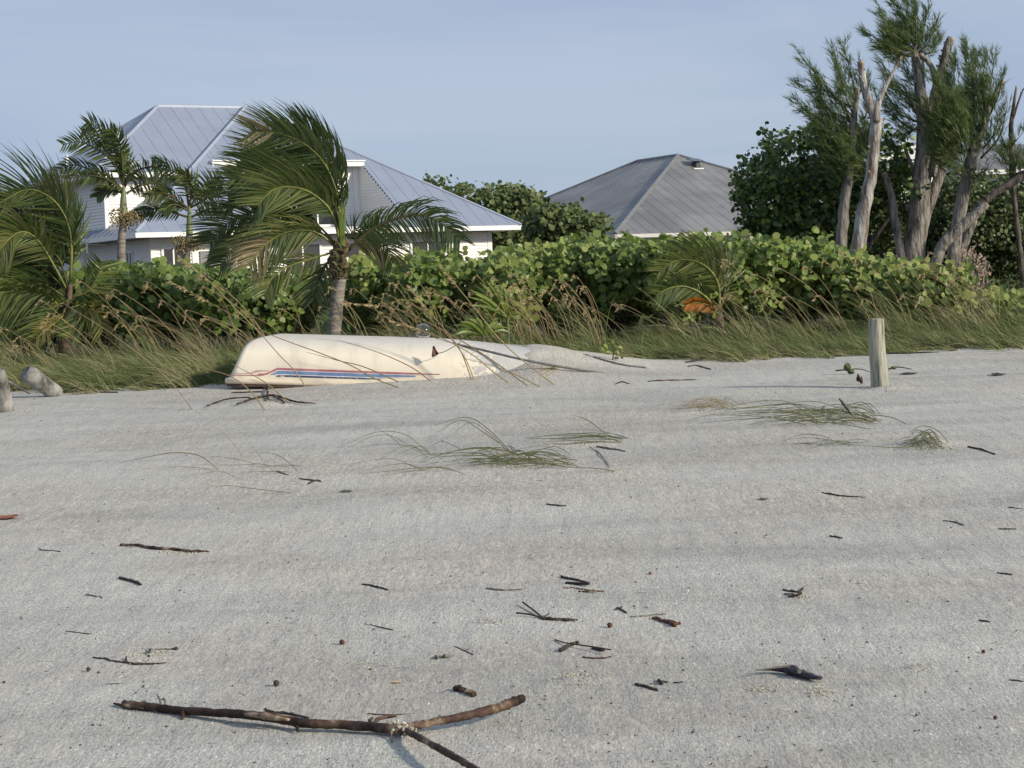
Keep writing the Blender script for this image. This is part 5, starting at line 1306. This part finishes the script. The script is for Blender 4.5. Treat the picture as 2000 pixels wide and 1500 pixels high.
# ------------------------------------------------------------------ the big foreground branch
def fore_branch():
    o = gp(760, 1430); r_ = thing('fallen_branch', 'long dark forked branch lying on the sand in the foreground', 'branch', tuple(o))
    def limb(pts, ws, hs, name, n=60, ns=12, wob=.07, m_='stick'):
        W_ = [gp(x, y, h) - o for (x, y), h in zip(pts, hs)]
        c = spline(W_, n); rr = [w * .5 * 6.9 / F for w in interp(ws, n)]
        rr = [a * (1 + .03 * math.sin(i * .53 + a * 900) + .06 * random.uniform(-1, 1) + (.16 if random.random() < .07 else 0)) for i, a in enumerate(rr)]
        c = [q + Vector((random.gauss(0, .0008), random.gauss(0, .0012), random.gauss(0, .0008))) for q in c]
        mb = MB(); mb.tube(c, rr, ns, True, wob); return link(name, mb.mesh(name, M[m_], True), r_)
    limb([(240, 1375), (300, 1381), (360, 1388), (440, 1393), (520, 1400), (590, 1412), (680, 1416), (760, 1423), (795, 1425)], [16, 15, 16, 17, 19, 19, 18, 19, 22], [.012, .014, .02, .03, .035, .03, .025, .022, .02], 'main_limb')
    limb([(790, 1422), (830, 1414), (880, 1404), (935, 1392), (975, 1382), (1000, 1372), (1022, 1364)], [17, 15, 16, 17, 19, 18, 15], [.02, .03, .045, .055, .06, .065, .07], 'side_limb', 40)
    limb([(795, 1428), (825, 1444), (860, 1463), (900, 1485), (940, 1508)], [14, 12, 13, 12, 11], [.025, .04, .05, .055, .06], 'side_limb', 34)
    limb([(478, 1394), (520, 1399), (565, 1406)], [5, 14, 5], [.042, .047, .045], 'peeled_patch', 12, 8, m_='peeled')
    limb([(222, 1374), (245, 1378), (280, 1384)], [4, 8, 3], [.012, .012, .012], 'splinter', 10, 6)
    limb([(357, 1390), (357, 1398), (356, 1405)], [9, 8, 4], [.02, .01, .004], 'twig_stub', 8, 7)
    limb([(573, 1410), (580, 1420), (582, 1430)], [10, 8, 3], [.03, .02, .006], 'twig_stub', 8, 7)
    limb([(764, 1428), (765, 1440), (765, 1450)], [5, 3, 2], [.02, .01, .004], 'twig_stub', 8, 6)
    limb([(730, 1418), (722, 1408), (727, 1402)], [9, 8, 5], [.02, .03, .03], 'twig_stub', 8, 7)
    limb([(728, 1416), (738, 1405), (755, 1400), (775, 1398)], [7, 8, 9, 6], [.02, .03, .03, .03], 'bark_flap', 10, 6)
    limb([(992, 1376), (996, 1368), (1002, 1362)], [5, 4, 2], [.06, .07, .08], 'splinter', 6, 5)
    # curled tendril
    pts = [(316, 1380), (322, 1374), (321, 1366), (315, 1366), (313, 1374)]
    mb = MB(); W_ = [gp(x, y, .02) - o for x, y in pts]; mb.tube(spline(W_, 16), .0035, 5); mb.tube([gp(314, 1374, .02) - o, gp(310, 1362, .03) - o, gp(306, 1355, .03) - o], [.003, .0035, .002], 5); link('curled_twig', mb.mesh('curled_twig', M['stick_grey']), r_)
    # crusted lichen at the fork
    g = random.Random(8); mb = MB()
    for _ in range(46):
        x = g.gauss(786, 11); y = 1420 + (x - 786) * .25 + g.gauss(0, 4.5); q = gp(x, y, .032) - o; s_ = g.uniform(.003, .009)
        mb.tube([q, q + Vector((g.gauss(0, s_), -s_ * .6, g.gauss(0, s_)))], [s_ * .8, s_ * .5], 5, True, .3)
    link('lichen_crust', mb.mesh('lichen_crust', M['lichen']), r_)
fore_branch()

# ------------------------------------------------------------------ small sticks and litter, each where it lies
def stick(lab, pts, w, m_='stick_dark', name='stick', cat='stick', h=0.0, twigs=(), flat=1.0, ends=(.8, .6)):
    a = gp(*pts[len(pts) // 2]); D = a.y; rad = w * .5 * D / F
    r_ = None
    mb = MB(); W_ = [gp(x, y, rad * .35 + h) - a for (x, y) in pts]; n = max(8, len(pts) * 4)
    n = int(n * 1.6); jr = random.Random(int(pts[0][0] * 13 + pts[0][1])); cc = spline(W_, n) if len(W_) > 2 else [W_[0].lerp(W_[1], i / (n - 1)) for i in range(n)]
    wx = 0; wy = 0; c2 = []
    for q in cc:
        wx = wx * .7 + jr.gauss(0, rad * .45); wy = wy * .7 + jr.gauss(0, rad * .9); c2.append(q + Vector((wx * .4, wy, abs(wx) * .25)))
    mb.tube(c2, [x * (1 + .25 * jr.uniform(-1, 1)) for x in interp([rad * ends[0], rad, rad, rad * ends[1]], n)], 6, True, .12, flat=flat)
    for tp, tw in twigs:
        W2 = [gp(x, y, rad * .4 + h + .006 * i) - a for i, (x, y) in enumerate(tp)]; mb.tube(spline(W2, 8) if len(W2) > 2 else W2, [tw * .5 * D / F] * (8 if len(W2) > 2 else 2), 5, True, .1)
    o = link(name, mb.mesh(name, M[m_], True), None, tuple(a), label=lab, category=cat)
    return o
stick('weathered brown stick half sunk in the sand at left, above the foreground branch', [(235, 1065), (262, 1066), (320, 1073), (370, 1076), (408, 1078)], 7, 'stick', twigs=[([(238, 1062), (262, 1067)], 3)])
stick('short dark stick on the left below the long sunken one', [(232, 1129), (252, 1134), (276, 1141)], 7)
stick('tiny brown stick at the left between two shell patches', [(168, 1161), (185, 1164), (201, 1168)], 4, 'stick_grey')
stick('hooked dark twig at the left edge of the lower beach', [(78, 1072), (84, 1075), (118, 1077)], 3)
stick('dark straw-like twig left of the half-buried arc', [(128, 1233), (150, 1236), (180, 1238)], 2.5)
stick('arc of half-buried dark twig with yellowish sand heaped on it', [(182, 1284), (215, 1290), (250, 1295), (290, 1297), (325, 1294)], 5, 'stick_dark', twigs=[([(245, 1294), (247, 1283)], 4), ([(291, 1282), (293, 1268)], 4)])
stick('thin twig with a knobbed end above the half-buried arc', [(277, 1268), (310, 1269), (348, 1267)], 3, twigs=[([(340, 1268), (346, 1266)], 7)])
stick('little brown twig just above the left end of the foreground branch', [(206, 1337), (222, 1336), (238, 1336)], 4)
stick('straight dark stick lying behind the middle of the foreground branch', [(517, 1386), (545, 1391), (605, 1403)], 6)
stick('reddish thin twig behind the fork of the foreground branch', [(718, 1394), (760, 1396), (812, 1394)], 2.5, 'stick')
stick('stubby dark piece of wood right above the foreground branch', [(890, 1345), (905, 1350), (927, 1355)], 14, 'stick', ends=(1, .8))
stick('upper dark stick of the crossed pair in the middle of the beach', [(1097, 1126), (1120, 1132), (1152, 1138)], 5, twigs=[([(1105, 1139), (1135, 1140), (1150, 1140)], 6)])
stick('tan split stick just below the crossed pair', [(1101, 1148), (1120, 1150), (1150, 1154), (1180, 1155)], 5, 'stick', twigs=[([(1130, 1155), (1165, 1156)], 3)])
stick('Y-shaped dark twig in the middle of the beach', [(1060, 1209), (1085, 1210), (1128, 1212)], 8, twigs=[([(1062, 1208), (1040, 1190), (1021, 1176)], 4), ([(1062, 1208), (1035, 1200), (1008, 1197)], 4), ([(1062, 1206), (1072, 1198)], 3)])
stick('thick short stick slanting up to the right with a long thin twig behind', [(1092, 1271), (1108, 1263), (1128, 1253)], 9, twigs=[([(1084, 1249), (1105, 1256), (1150, 1262), (1193, 1269)], 3), ([(1157, 1266), (1180, 1269)], 6)])
stick('light brown thin twig below the slanting stick', [(1138, 1284), (1165, 1286), (1194, 1284)], 4, 'stick')
stick('pale twig pointing to the brown seed pod', [(1233, 1206), (1265, 1203), (1301, 1199)], 4, 'stick_grey')
stick('dark brown curved seed pod on the sand right of the middle', [(1275, 1208), (1290, 1211), (1310, 1215), (1328, 1219)], 9, 'leaf_brown', 'seed_pod', 'seed pod', twigs=[([(1305, 1214), (1318, 1220)], 10)])
stick('dark short stick at lower right of the middle', [(1240, 1337), (1262, 1342), (1284, 1350)], 7)
stick('knobbed dark bit of wood just right of the short dark stick', [(1285, 1330), (1293, 1332), (1305, 1333)], 5, twigs=[([(1286, 1329), (1293, 1334)], 8)])
stick('tiny dark twig beside the knobbed bit of wood', [(1315, 1334), (1335, 1332)], 4)
stick('wavy dark twig in the centre left of the Y-shaped one', [(707, 1141), (730, 1144), (758, 1152)], 4)
stick('thin wavy twig partly covered by sand in the centre', [(950, 1149), (985, 1153), (1020, 1151)], 4, 'stick_grey')
stick('small slanting dark twig in the centre left', [(712, 1219), (745, 1226), (768, 1230)], 3)
stick('forked thin twig near the centre below the wavy one', [(888, 1263), (905, 1271), (924, 1279)], 3, twigs=[([(905, 1271), (915, 1268)], 2)])
stick('flat grey bark chip with dark berries on it', [(850, 1285), (868, 1283), (886, 1281)], 5, 'stick_grey', 'bark_chip', 'bark', twigs=[([(852, 1282), (855, 1284)], 7), ([(868, 1280), (871, 1282)], 7)])
stick('thin dark twig on open sand between the low grass tufts', [(1066, 985), (1085, 987), (1106, 988)], 3.5)
stick('long thin curved twig on the right, below the grass tufts', [(1606, 962), (1640, 968), (1690, 972)], 3.5)
stick('small dark twig in the darker band at the right', [(1620, 1047), (1646, 1051)], 3.5)
stick('pale-ended thin twig at the right of the dark band', [(1842, 1017), (1865, 1020), (1882, 1026)], 3)
stick('thin twig at the right edge below the pale-ended one', [(1950, 1033), (1985, 1033)], 3)
stick('thin dark twig touching the right edge of the beach', [(1970, 991), (2000, 995)], 3)
stick('small straight twig at the far right, level with the berries', [(1912, 1212), (1934, 1214)], 4)
stick('dark grey twig near the right edge of the middle beach', [(1948, 1119), (1978, 1122)], 3)
stick('brown twig at the bottom right edge', [(1970, 1327), (2000, 1332)], 4)
stick('dark curled frond scrap sticking out of yellowish sand at right', [(1530, 1152), (1548, 1156), (1562, 1156), (1570, 1150)], 6, 'stick_dark', twigs=[([(1540, 1166), (1555, 1163), (1566, 1158)], 6), ([(1532, 1160), (1550, 1160)], 3)])
stick('dark wiry scrap on the sand left of the seed pod', [(1204, 1188), (1212, 1191), (1222, 1196)], 6, twigs=[([(1200, 1192), (1215, 1185)], 3)])
stick('long bleached twig on the sand right of the boat bow', [(1265, 745), (1300, 743), (1366, 742)], 3, 'stick')
stick('small dark arched twig beside the bleached one near the bow', [(1203, 750), (1215, 746), (1230, 750)], 3)
stick('grey twig right of the lowest middle grass tuft', [(1166, 872), (1195, 877), (1222, 882)], 4.5, 'stick_grey')
stick('dark straw right of the curly grass tuft', [(1890, 872), (1915, 878), (1943, 887)], 4, twigs=[([(1893, 874), (1925, 880)], 2)])
stick('dark splinter standing in the long right grass tuft', [(1639, 780), (1652, 795), (1662, 810)], 5, h=.06)
stick('long thin branch along the grass edge left of the post', [(1340, 708), (1385, 701), (1430, 696), (1485, 692), (1510, 690)], 5, twigs=[([(1430, 697), (1450, 701)], 3), ([(1462, 695), (1464, 687)], 3)])
stick('thin dark branch along the grass edge behind the post', [(1600, 698), (1660, 695), (1740, 691), (1835, 688)], 4)
stick('bent dark twig on the sand below the grass-edge branch', [(1344, 716), (1360, 714), (1388, 721)], 3)
stick('rusty twig mass along the grass edge at left of the boat', [(125, 768), (170, 764), (215, 761), (243, 763)], 3, 'stick', twigs=[([(150, 767), (190, 760)], 3), ([(180, 766), (230, 766)], 3)])
stick('tangled dead twig rooted in the sand in front of the boat', [(463, 789), (490, 780), (520, 773), (540, 773), (575, 784), (617, 788)], 4, 'stick', h=.015,
      twigs=[([(405, 792), (440, 780), (480, 776), (492, 779)], 3), ([(520, 773), (524, 765), (516, 757)], 3), ([(524, 780), (522, 762), (530, 752)], 4), ([(555, 786), (545, 778), (530, 772)], 4), ([(452, 767), (480, 766), (512, 765)], 3)])
stick('dark twig lying on sand left of the dark leaf scrap', [(540, 921), (555, 926), (563, 928)], 4, 'stick_grey')
stick('bent brown twig right of the thin lone grass blades', [(602, 945), (615, 939), (628, 940)], 4, twigs=[([(585, 935), (615, 938)], 3)])

# the black frond-base lump on the right
def lump():
    o = gp(1550, 1315); r_ = thing('palm_scrap', 'black curled palm scrap with a thin pale stem on the right-hand sand', 'palm scrap', tuple(o))
    D = o.y; mb = MB(); W_ = [gp(x, y, .015) - o for (x, y) in [(1475, 1309), (1510, 1307), (1540, 1310), (1570, 1317), (1602, 1325)]]
    mb.tube(spline(W_, 22), [w * .5 * D / F for w in interp([2, 9, 20, 22, 10], 22)], 9, True, .2, flat=.7); link('husk', mb.mesh('husk', M['black']), r_)
    mb = MB(); W_ = [gp(x, y, .03) - o for (x, y) in [(1475, 1309), (1505, 1305), (1530, 1302), (1552, 1302), (1562, 1312)]]; mb.tube(spline(W_, 16), [w * .5 * D / F for w in interp([2, 4, 5, 7, 9], 16)], 6, True, .15); link('stem', mb.mesh('stem', M['stick_grey']), r_)
lump()
def berry(lab, x, y, w=8, m_='leaf_brown'):
    a = gp(x, y); rad = w * .5 * a.y / F; mb = MB()
    for_ = [(Vector((0, 0, rad * (1 - math.cos(t)) * .95))) for t in np.linspace(0.05, math.pi - .05, 8)]
    mb.tube(for_, [rad * math.sin(t) for t in np.linspace(0.05, math.pi - .05, 8)], 9, True, .08)
    link('berry', mb.mesh('berry', M[m_], True), None, tuple(a), label=lab, category='berry', group='dark berries scattered on the sand')
berry('round dark berry at the far right below the small straight twig', 1921, 1276, 8)
berry('berry touching the right end of the black palm scrap', 1604, 1326, 6)
berry('lowest berry at the right, near the bottom corner', 1944, 1405, 8)
berry('dark berry left of the half-buried arc, above the foreground branch', 173, 1311, 9, 'speck')
berry('dark berry at the left edge above the foreground branch', 8, 1335, 6, 'speck')
berry('rough dark seed below the Y-shaped twig', 1191, 1226, 11, 'leaf_brown')
berry('pair-like dark seed left of the bark chip', 668, 1259, 11, 'leaf_brown')
berry('shrivelled dark seed above the middle of the foreground branch', 540, 1340, 13, 'speck')
berry('reddish round seed in the right middle of the beach', 1270, 1123, 7, 'leaf_rust')

def flat_leaf(name, lab, x, y, L, Wd, ang, m_, curl=.2, h=.0, D=None, stand=0.0):
    a = gp(x, y) if D is None else P(x, y, D); n = 7; V = []
    s = a.y / F; L *= s; Wd *= s
    lr = random.Random(int(x * 7 + y))
    for i in range(n + 1):
        t = i / n; w = Wd * .5 * math.sin(math.pi * min(.98, t * .93 + .05)) ** .7 * lr.uniform(.85, 1.1); xx = (t - .5) * L
        for k in (-1, 0, 1):
            zz = .005 + curl * L * (t - .5) ** 2 * 1.4 + (.30 if k > 0 else .04) * abs(k) * w * (.5 + curl * 2) * math.sin(math.pi * t) ** .8 * lr.uniform(.5, 1.3)
            V.append(Vector((xx, k * w * 1.0, zz)))
    mm = Matrix.Rotation(ang, 3, 'Z') @ Matrix.Rotation(stand, 3, 'X')
    V = [mm @ v + Vector((0, 0, h)) for v in V]
    Fc = [(3 * i + k, 3 * i + k + 1, 3 * i + k + 4, 3 * i + k + 3) for i in range(n) for k in (0, 1)]
    mb = MB(); mb.add(V, Fc)
    me = mb.mesh(name, M[m_], False)
    return link(name, me, None, tuple(a), label=lab, category='leaf')
flat_leaf('fallen_leaf', 'rust-orange curled dead leaf at the left edge of the sand', 15, 1013, 50, 36, R(-8), 'leaf_rust', .25)
flat_leaf('fallen_leaf', 'grey-green flat leaf left of centre below the grass tufts', 676, 961, 26, 26, R(5), 'leaf_green', .05)
flat_leaf('fallen_leaf', 'small olive leaf on open sand right of centre', 1491, 976, 22, 16, R(10), 'leaf_green', .1)
flat_leaf('fallen_leaf', 'small flat dark leaf just right of the post', 1776, 731, 36, 30, R(0), 'stick_dark', .1)
flat_leaf('fallen_leaf', 'dark curled leaf near the right edge, beyond the post', 1950, 733, 30, 30, R(8), 'stick_dark', .2)
flat_leaf('fallen_leaf', 'tan triangular chip above the right part of the foreground branch', 775, 1334, 20, 16, R(-10), 'shell_tan', .02)
def grape_sprig(lab, x, y, D, leaves, stem, m_='leaf_green', up=True):
    b = gp(x, y); r_ = thing('grape_sprig', lab, 'sprig', tuple(b)); D = b.y
    mb = MB(); mb.tube(spline([P(a, c, D) - b for a, c in stem], 12), interp([.008, .004], 12), 5); link('stem', mb.mesh('stem', M['stick']), r_)
    for (lx, ly, w, hgt, mm) in leaves:
        c = P(lx, ly, D - .05) - b; V = [c]; k = 9; s = D / F
        for i in range(k):
            a = 2 * math.pi * i / k; V.append(c + Vector((math.cos(a) * w * .5 * s, .02 * math.sin(2 * a) + random.uniform(-.01, .01), math.sin(a) * hgt * .5 * s)))
        q = MB(); q.add(V, [(0, i + 1, (i + 1) % k + 1) for i in range(k)], random.random()); link('leaf', q.mesh('leaf', M[mm]), r_)
grape_sprig('green sea grape leaf on a creeping stem left of the post', 1680, 730, 0, [(1655, 717, 15, 18, 'leaf_green'), (1662, 726, 14, 10, 'leaf_green')], [(1632, 724), (1655, 722), (1680, 721), (1700, 727)])
grape_sprig('small creeping twig with leaf right behind the post', 1760, 722, 0, [(1745, 718, 12, 7, 'leaf_green')], [(1735, 721), (1750, 717), (1770, 719), (1795, 724)])
grape_sprig('rusty dried sprout beside the foot of the post', 1680, 750, 0, [(1676, 738, 7, 16, 'stick'), (1682, 742, 6, 16, 'stick')], [(1684, 752), (1680, 742), (1674, 730)])
grape_sprig('seedling with green and yellow leaves at the grass edge by the bow', 1195, 702, 0,
            [(1183, 678, 9, 15, 'grape'), (1197, 672, 8, 18, 'grape'), (1211, 680, 11, 9, 'grape'), (1188, 689, 12, 7, 'grape'), (1206, 690, 7, 12, 'grape'), (1204, 699, 10, 6, 'palm_light'), (1215, 697, 6, 8, 'palm_light'), (1177, 684, 10, 12, 'grape')],
            [(1196, 704), (1198, 690), (1196, 676)])
grape_sprig('green seedling with yellow stems in the grass at the left edge', 55, 690, 0,
            [(38, 648, 16, 16, 'grape'), (50, 655, 16, 14, 'grape'), (44, 640, 12, 12, 'grape'), (64, 672, 8, 22, 'palm_light')], [(60, 690), (58, 672), (46, 652)])
def hull_leaf():
    D = 19.95; a = P(850, 697, D); r_ = thing('dead_leaf', 'dark red-brown dead leaf hanging on the side of the hull', 'leaf', tuple(a))
    q = MB(); pts = [(843, 695), (845, 677), (848, 675), (852, 684), (857, 690), (853, 694), (845, 698)]
    V = [P(x, y, D + (.01 if i % 2 else -.01)) - a for i, (x, y) in enumerate(pts)]; q.add(V + [v + Vector((0, .006, 0)) for v in V], [tuple(range(7)), tuple(range(13, 6, -1))] + [(i, (i + 1) % 7, 7 + (i + 1) % 7, 7 + i) for i in range(7)])
    link('blade', q.mesh('blade', M['leaf_brown']), r_)
    q = MB(); q.tube(spline([P(x, y, D + .02) - a for x, y in [(854, 691), (870, 686), (888, 676), (900, 668)]], 12), .004, 5); link('stem', q.mesh('stem', M['stick']), r_)
hull_leaf()

# ------------------------------------------------------------------ grass tufts pinned down by sand
def tuft(lab, blds, m_='blade', extra=0, seed=0, box=None, rw=.0026):
    """blds: list of pixel polylines; extra blades are scattered in box (root x range, y range, length px, rise px)"""
    g = random.Random(seed)
    b = gp(*blds[0][-1]); r_ = thing('grass_tuft', lab, 'grass tuft', tuple(b)); mb = MB()
    def one(pts, w, tn):
        n = len(pts); q0 = gp(*pts[-1]); D0 = q0.y; W_ = []
        for i, (x, y) in enumerate(pts):
            q = P(x, y, D0)
            gz = float(ground(q.x, q.y))
            if q.z < gz + .006: q = gp(x, y, .006)
            W_.append(q - b)
        c = spline(W_, 14); mb.tube(c, interp([w * .3, w, w * .9], 14), 4, tint=tn)
    for p in blds: one(p, rw * g.uniform(.8, 1.3), g.random())
    if box:
        x0, x1, y0, y1, ln, rise = box
        for _ in range(extra):
            rx = g.uniform(x0, x1); ry = g.uniform(y0, y1) ; l_ = ln * g.uniform(.35, 1.1); h = rise * g.uniform(.1, 1) ** 1.3
            one([(rx - l_, ry - h * .1 + g.uniform(-2, 5)), (rx - l_ * .6, ry - h * .8), (rx - l_ * .3, ry - h), (rx, ry)], rw * g.uniform(.5, 1.2), g.random())
    link('blade', mb.mesh('blade', M[m_], True), r_, kind='stuff')
tuft('largest green grass tuft combed flat to the left in the middle of the sand', [
    [(820, 904), (880, 882), (950, 876), (1000, 882), (1040, 900)], [(840, 895), (900, 878), (960, 875), (1020, 890)], [(870, 903), (960, 895), (1040, 885), (1110, 905)], [(900, 905), (980, 892), (1060, 882), (1120, 905)],
    [(880, 850), (920, 825), (960, 850), (990, 880)], [(855, 845), (900, 820), (945, 845), (985, 872)], [(850, 830), (910, 815), (950, 835), (1000, 885)],
    [(745, 928), (820, 918), (860, 912), (905, 925)], [(700, 925), (760, 920), (840, 912), (880, 918)], [(1010, 890), (1003, 875), (992, 870)],
    [(1195, 915), (1180, 895), (1165, 878)], [(1190, 912), (1170, 885), (1150, 872)], [(1060, 905), (1110, 912), (1170, 915), (1200, 920)]], extra=60, seed=1, box=(960, 1130, 888, 915, 150, 18))
tuft('thin arching grass blades left of the largest tuft', [[(670, 880), (720, 855), (760, 850), (800, 870), (840, 885)], [(690, 878), (740, 868), (790, 870), (825, 886)], [(660, 876), (730, 845), (790, 848), (838, 886)],
    [(730, 833), (760, 850), (785, 872)], [(690, 905), (760, 895), (800, 908), (826, 920)], [(830, 878), (860, 862), (880, 868), (905, 880)]], extra=8, seed=2, box=(790, 900, 880, 922, 110, 26), rw=.0018)
tuft('narrow green grass tuft right of centre, above the largest one', [[(1030, 856), (1090, 857), (1150, 852), (1190, 846), (1235, 858)], [(1020, 855), (1100, 856), (1170, 850), (1215, 855)], [(1120, 810), (1150, 822), (1180, 845)],
    [(1110, 838), (1160, 840), (1200, 848), (1225, 856)], [(1060, 868), (1120, 866), (1180, 862)]], extra=16, seed=3, box=(1150, 1225, 850, 864, 130, 8))
tuft('long flattened grass tuft on the right, in front of the post', [[(1300, 805), (1400, 800), (1500, 792), (1570, 790), (1640, 808)], [(1400, 806), (1470, 795), (1550, 790), (1650, 812)], [(1350, 818), (1400, 810), (1500, 814), (1590, 816)],
    [(1640, 780), (1680, 805), (1720, 825)], [(1640, 826), (1700, 812), (1740, 815), (1770, 828)], [(1580, 822), (1640, 828), (1700, 838)], [(1430, 808), (1500, 802), (1560, 795), (1620, 806)]], extra=60, seed=4, box=(1560, 1730, 800, 830, 190, 20))
tuft('dry tan grass tuft left of the long flattened one', [[(1310, 798), (1350, 782), (1390, 780), (1430, 794)], [(1340, 796), (1370, 778), (1400, 780), (1450, 798)], [(1264, 800), (1320, 798), (1380, 795)]], m_='oat', extra=26, seed=5, box=(1380, 1450, 788, 800, 110, 16), rw=.0018)
tuft('curly dark green grass tuft at the right, below the post', [[(1776, 845), (1800, 832), (1830, 840), (1853, 865)], [(1775, 850), (1790, 840), (1815, 848), (1835, 868)], [(1790, 858), (1782, 845), (1795, 840), (1812, 860)], [(1765, 872), (1800, 862), (1830, 866)],
    [(1660, 868), (1710, 872), (1750, 874), (1800, 870)], [(1790, 855), (1800, 848), (1815, 850), (1830, 868)], [(1850, 873), (1860, 878)]], extra=34, seed=6, box=(1795, 1850, 862, 878, 55, 24))
tuft('few thin blades between the long tuft and the curly one', [[(1530, 862), (1560, 850), (1590, 848), (1600, 860)], [(1525, 860), (1580, 855), (1640, 862)], [(1560, 848), (1600, 850), (1625, 858)], [(1580, 875), (1620, 868), (1680, 870)]], extra=10, seed=7, box=(1580, 1700, 862, 874, 80, 8), rw=.0018)
tuft('single long grass blade arching over the sand on the left', [[(232, 904), (290, 892), (340, 884), (390, 890), (425, 916)]], seed=8, rw=.004)
tuft('thin pale blades right of the single long arching blade', [[(380, 896), (420, 892), (460, 896), (500, 906)], [(430, 840), (455, 865), (475, 893)], [(480, 858), (500, 880), (518, 908)], [(485, 885), (530, 885), (560, 900), (586, 925)], [(320, 912), (370, 912), (410, 916)], [(395, 925), (430, 920), (465, 935)], [(400, 955), (440, 948), (500, 955), (565, 962)]], extra=6, seed=9, box=(470, 600, 905, 950, 110, 14), rw=.0017)
tuft('dried tuft of straw poking from the drift near the line', [[(1040, 728), (1065, 722), (1085, 716)], [(1045, 735), (1070, 726), (1088, 717)], [(1052, 740), (1075, 730), (1090, 718)]], m_='oat', extra=10, seed=10, box=(1080, 1092, 714, 724, 45, 5), rw=.0025)

# ------------------------------------------------------------------ uncountable grit
def grit(name, label, n, m_, size, seed, cx=None, flat=.35, long=1.0):
    g = np.random.default_rng(seed)
    px = g.uniform(-60, 2060, n); py = 700 + 800 * g.random(n) ** .72
    Vs = []
    for i in range(n):
        q = gp_fast(px[i], py[i])
        if q is None: continue
        s_ = size * g.uniform(.5, 1.5) * (.7 + .3 * q[1] / 8)
        a = g.uniform(0, 6.28) if long == 1 else g.normal() * .5; c, s__ = math.cos(a), math.sin(a); l_ = s_ * long
        p = np.array(q)
        A = np.array([c * l_, s__ * l_, 0]); B = np.array([-s__ * s_, c * s_, 0]) * (.6 if long == 1 else .4); Z = np.array([0, 0, s_ * flat])
        t0 = p + A; t1 = p + B; t2 = p - A; t3 = p - B; top = p + Z + g.normal(size=3) * s_ * .15
        for u, v in ((t0, t1), (t1, t2), (t2, t3), (t3, t0)): Vs += [u, v, top]
    V = np.array(Vs); link(name, np_mesh(name, V, 3, np.full(len(V), .5), M[m_]), kind='stuff', label=label)
def gp_fast(px, py):
    d = ray(px, py); # plane approx then two corrections
    D = 12.0
    for _ in range(6):
        x = EYE.x + d.x * D / d.y; z = float(ground_base(x, D)); D2 = (z - EYE.z) / (d.z / d.y); D = .5 * D + .5 * D2 if _ < 2 else D2
        if not (4 < D < 21.4): return None
    x = d.x * D / d.y
    if D > 19.3 and -3.2 < x < 1.8: return None
    return (x, D, float(ground(x, D)))
grit('shell_grit', 'tiny white shell chips sprinkled over the sand', 1500, 'shell', .0032, 1)
grit('tan_grit', 'tiny tan shell chips sprinkled over the sand', 1300, 'shell_tan', .0028, 2)
grit('dark_litter', 'tiny dark seeds and bark crumbs on the sand', 650, 'speck', .0055, 3, flat=.9)
grit('fine_litter', 'short bits of straw on the sand', 800, 'stick_grey', .0028, 4, long=7.0)

def sand_clumps():
    g = random.Random(12); mb = MB()
    for (cx, cy, rx, ry, n) in [(285, 1281, 42, 12, 260), (1130, 1328, 45, 10, 240), (1110, 1214, 25, 3, 60), (350, 1080, 50, 4, 120), (1565, 1166, 20, 5, 90), (1790, 1304, 32, 6, 120), (1600, 1352, 28, 8, 120), (1490, 1347, 40, 5, 120),
                                (1010, 912, 90, 9, 260), (1100, 868, 70, 4, 90), (1180, 920, 40, 6, 90), (1830, 876, 45, 8, 140), (520, 782, 24, 9, 110), (965, 1214, 40, 4, 90), (1250, 1206, 20, 3, 30), (1740, 757, 18, 5, 70), (1395, 792, 50, 6, 110),
                                (1640, 826, 90, 7, 150), (640, 1335, 80, 20, 120), (1135, 1154, 35, 3, 60), (800, 1432, 40, 6, 60), (880, 741, 14, 16, 70), (1690, 758, 16, 4, 50), (720, 1300, 60, 14, 90)]:
        for _ in range(n):
            x = g.gauss(cx, rx * .55); y = g.gauss(cy, ry * .55); q = gp_any(x, y)
            s_ = g.uniform(.002, .006) * (.6 + q.y / 14)
            o = [q + Vector((g.uniform(-1, 1), g.uniform(-1, 1), g.uniform(0, .4))) * s_ for _ in range(3)] + [q + Vector((0, 0, s_ * 1.1))]
            mb.add(o, [(0, 1, 3), (1, 2, 3), (2, 0, 3)], .5)
    link('coarse_sand', mb.mesh('coarse_sand', M['sand_yellow']), kind='stuff', label='crumbs of coarse yellowish sand heaped round the litter')
def gp_any(px, py):
    d = ray(px, py); D = 14.0
    for k in range(7):
        x = d.x * D / d.y; z = float(ground(x, D)); D2 = (z - EYE.z) / (d.z / d.y); D = .5 * D + .5 * D2
    x = d.x * D / d.y
    return Vector((x, D, float(ground(x, D))))
sand_clumps()
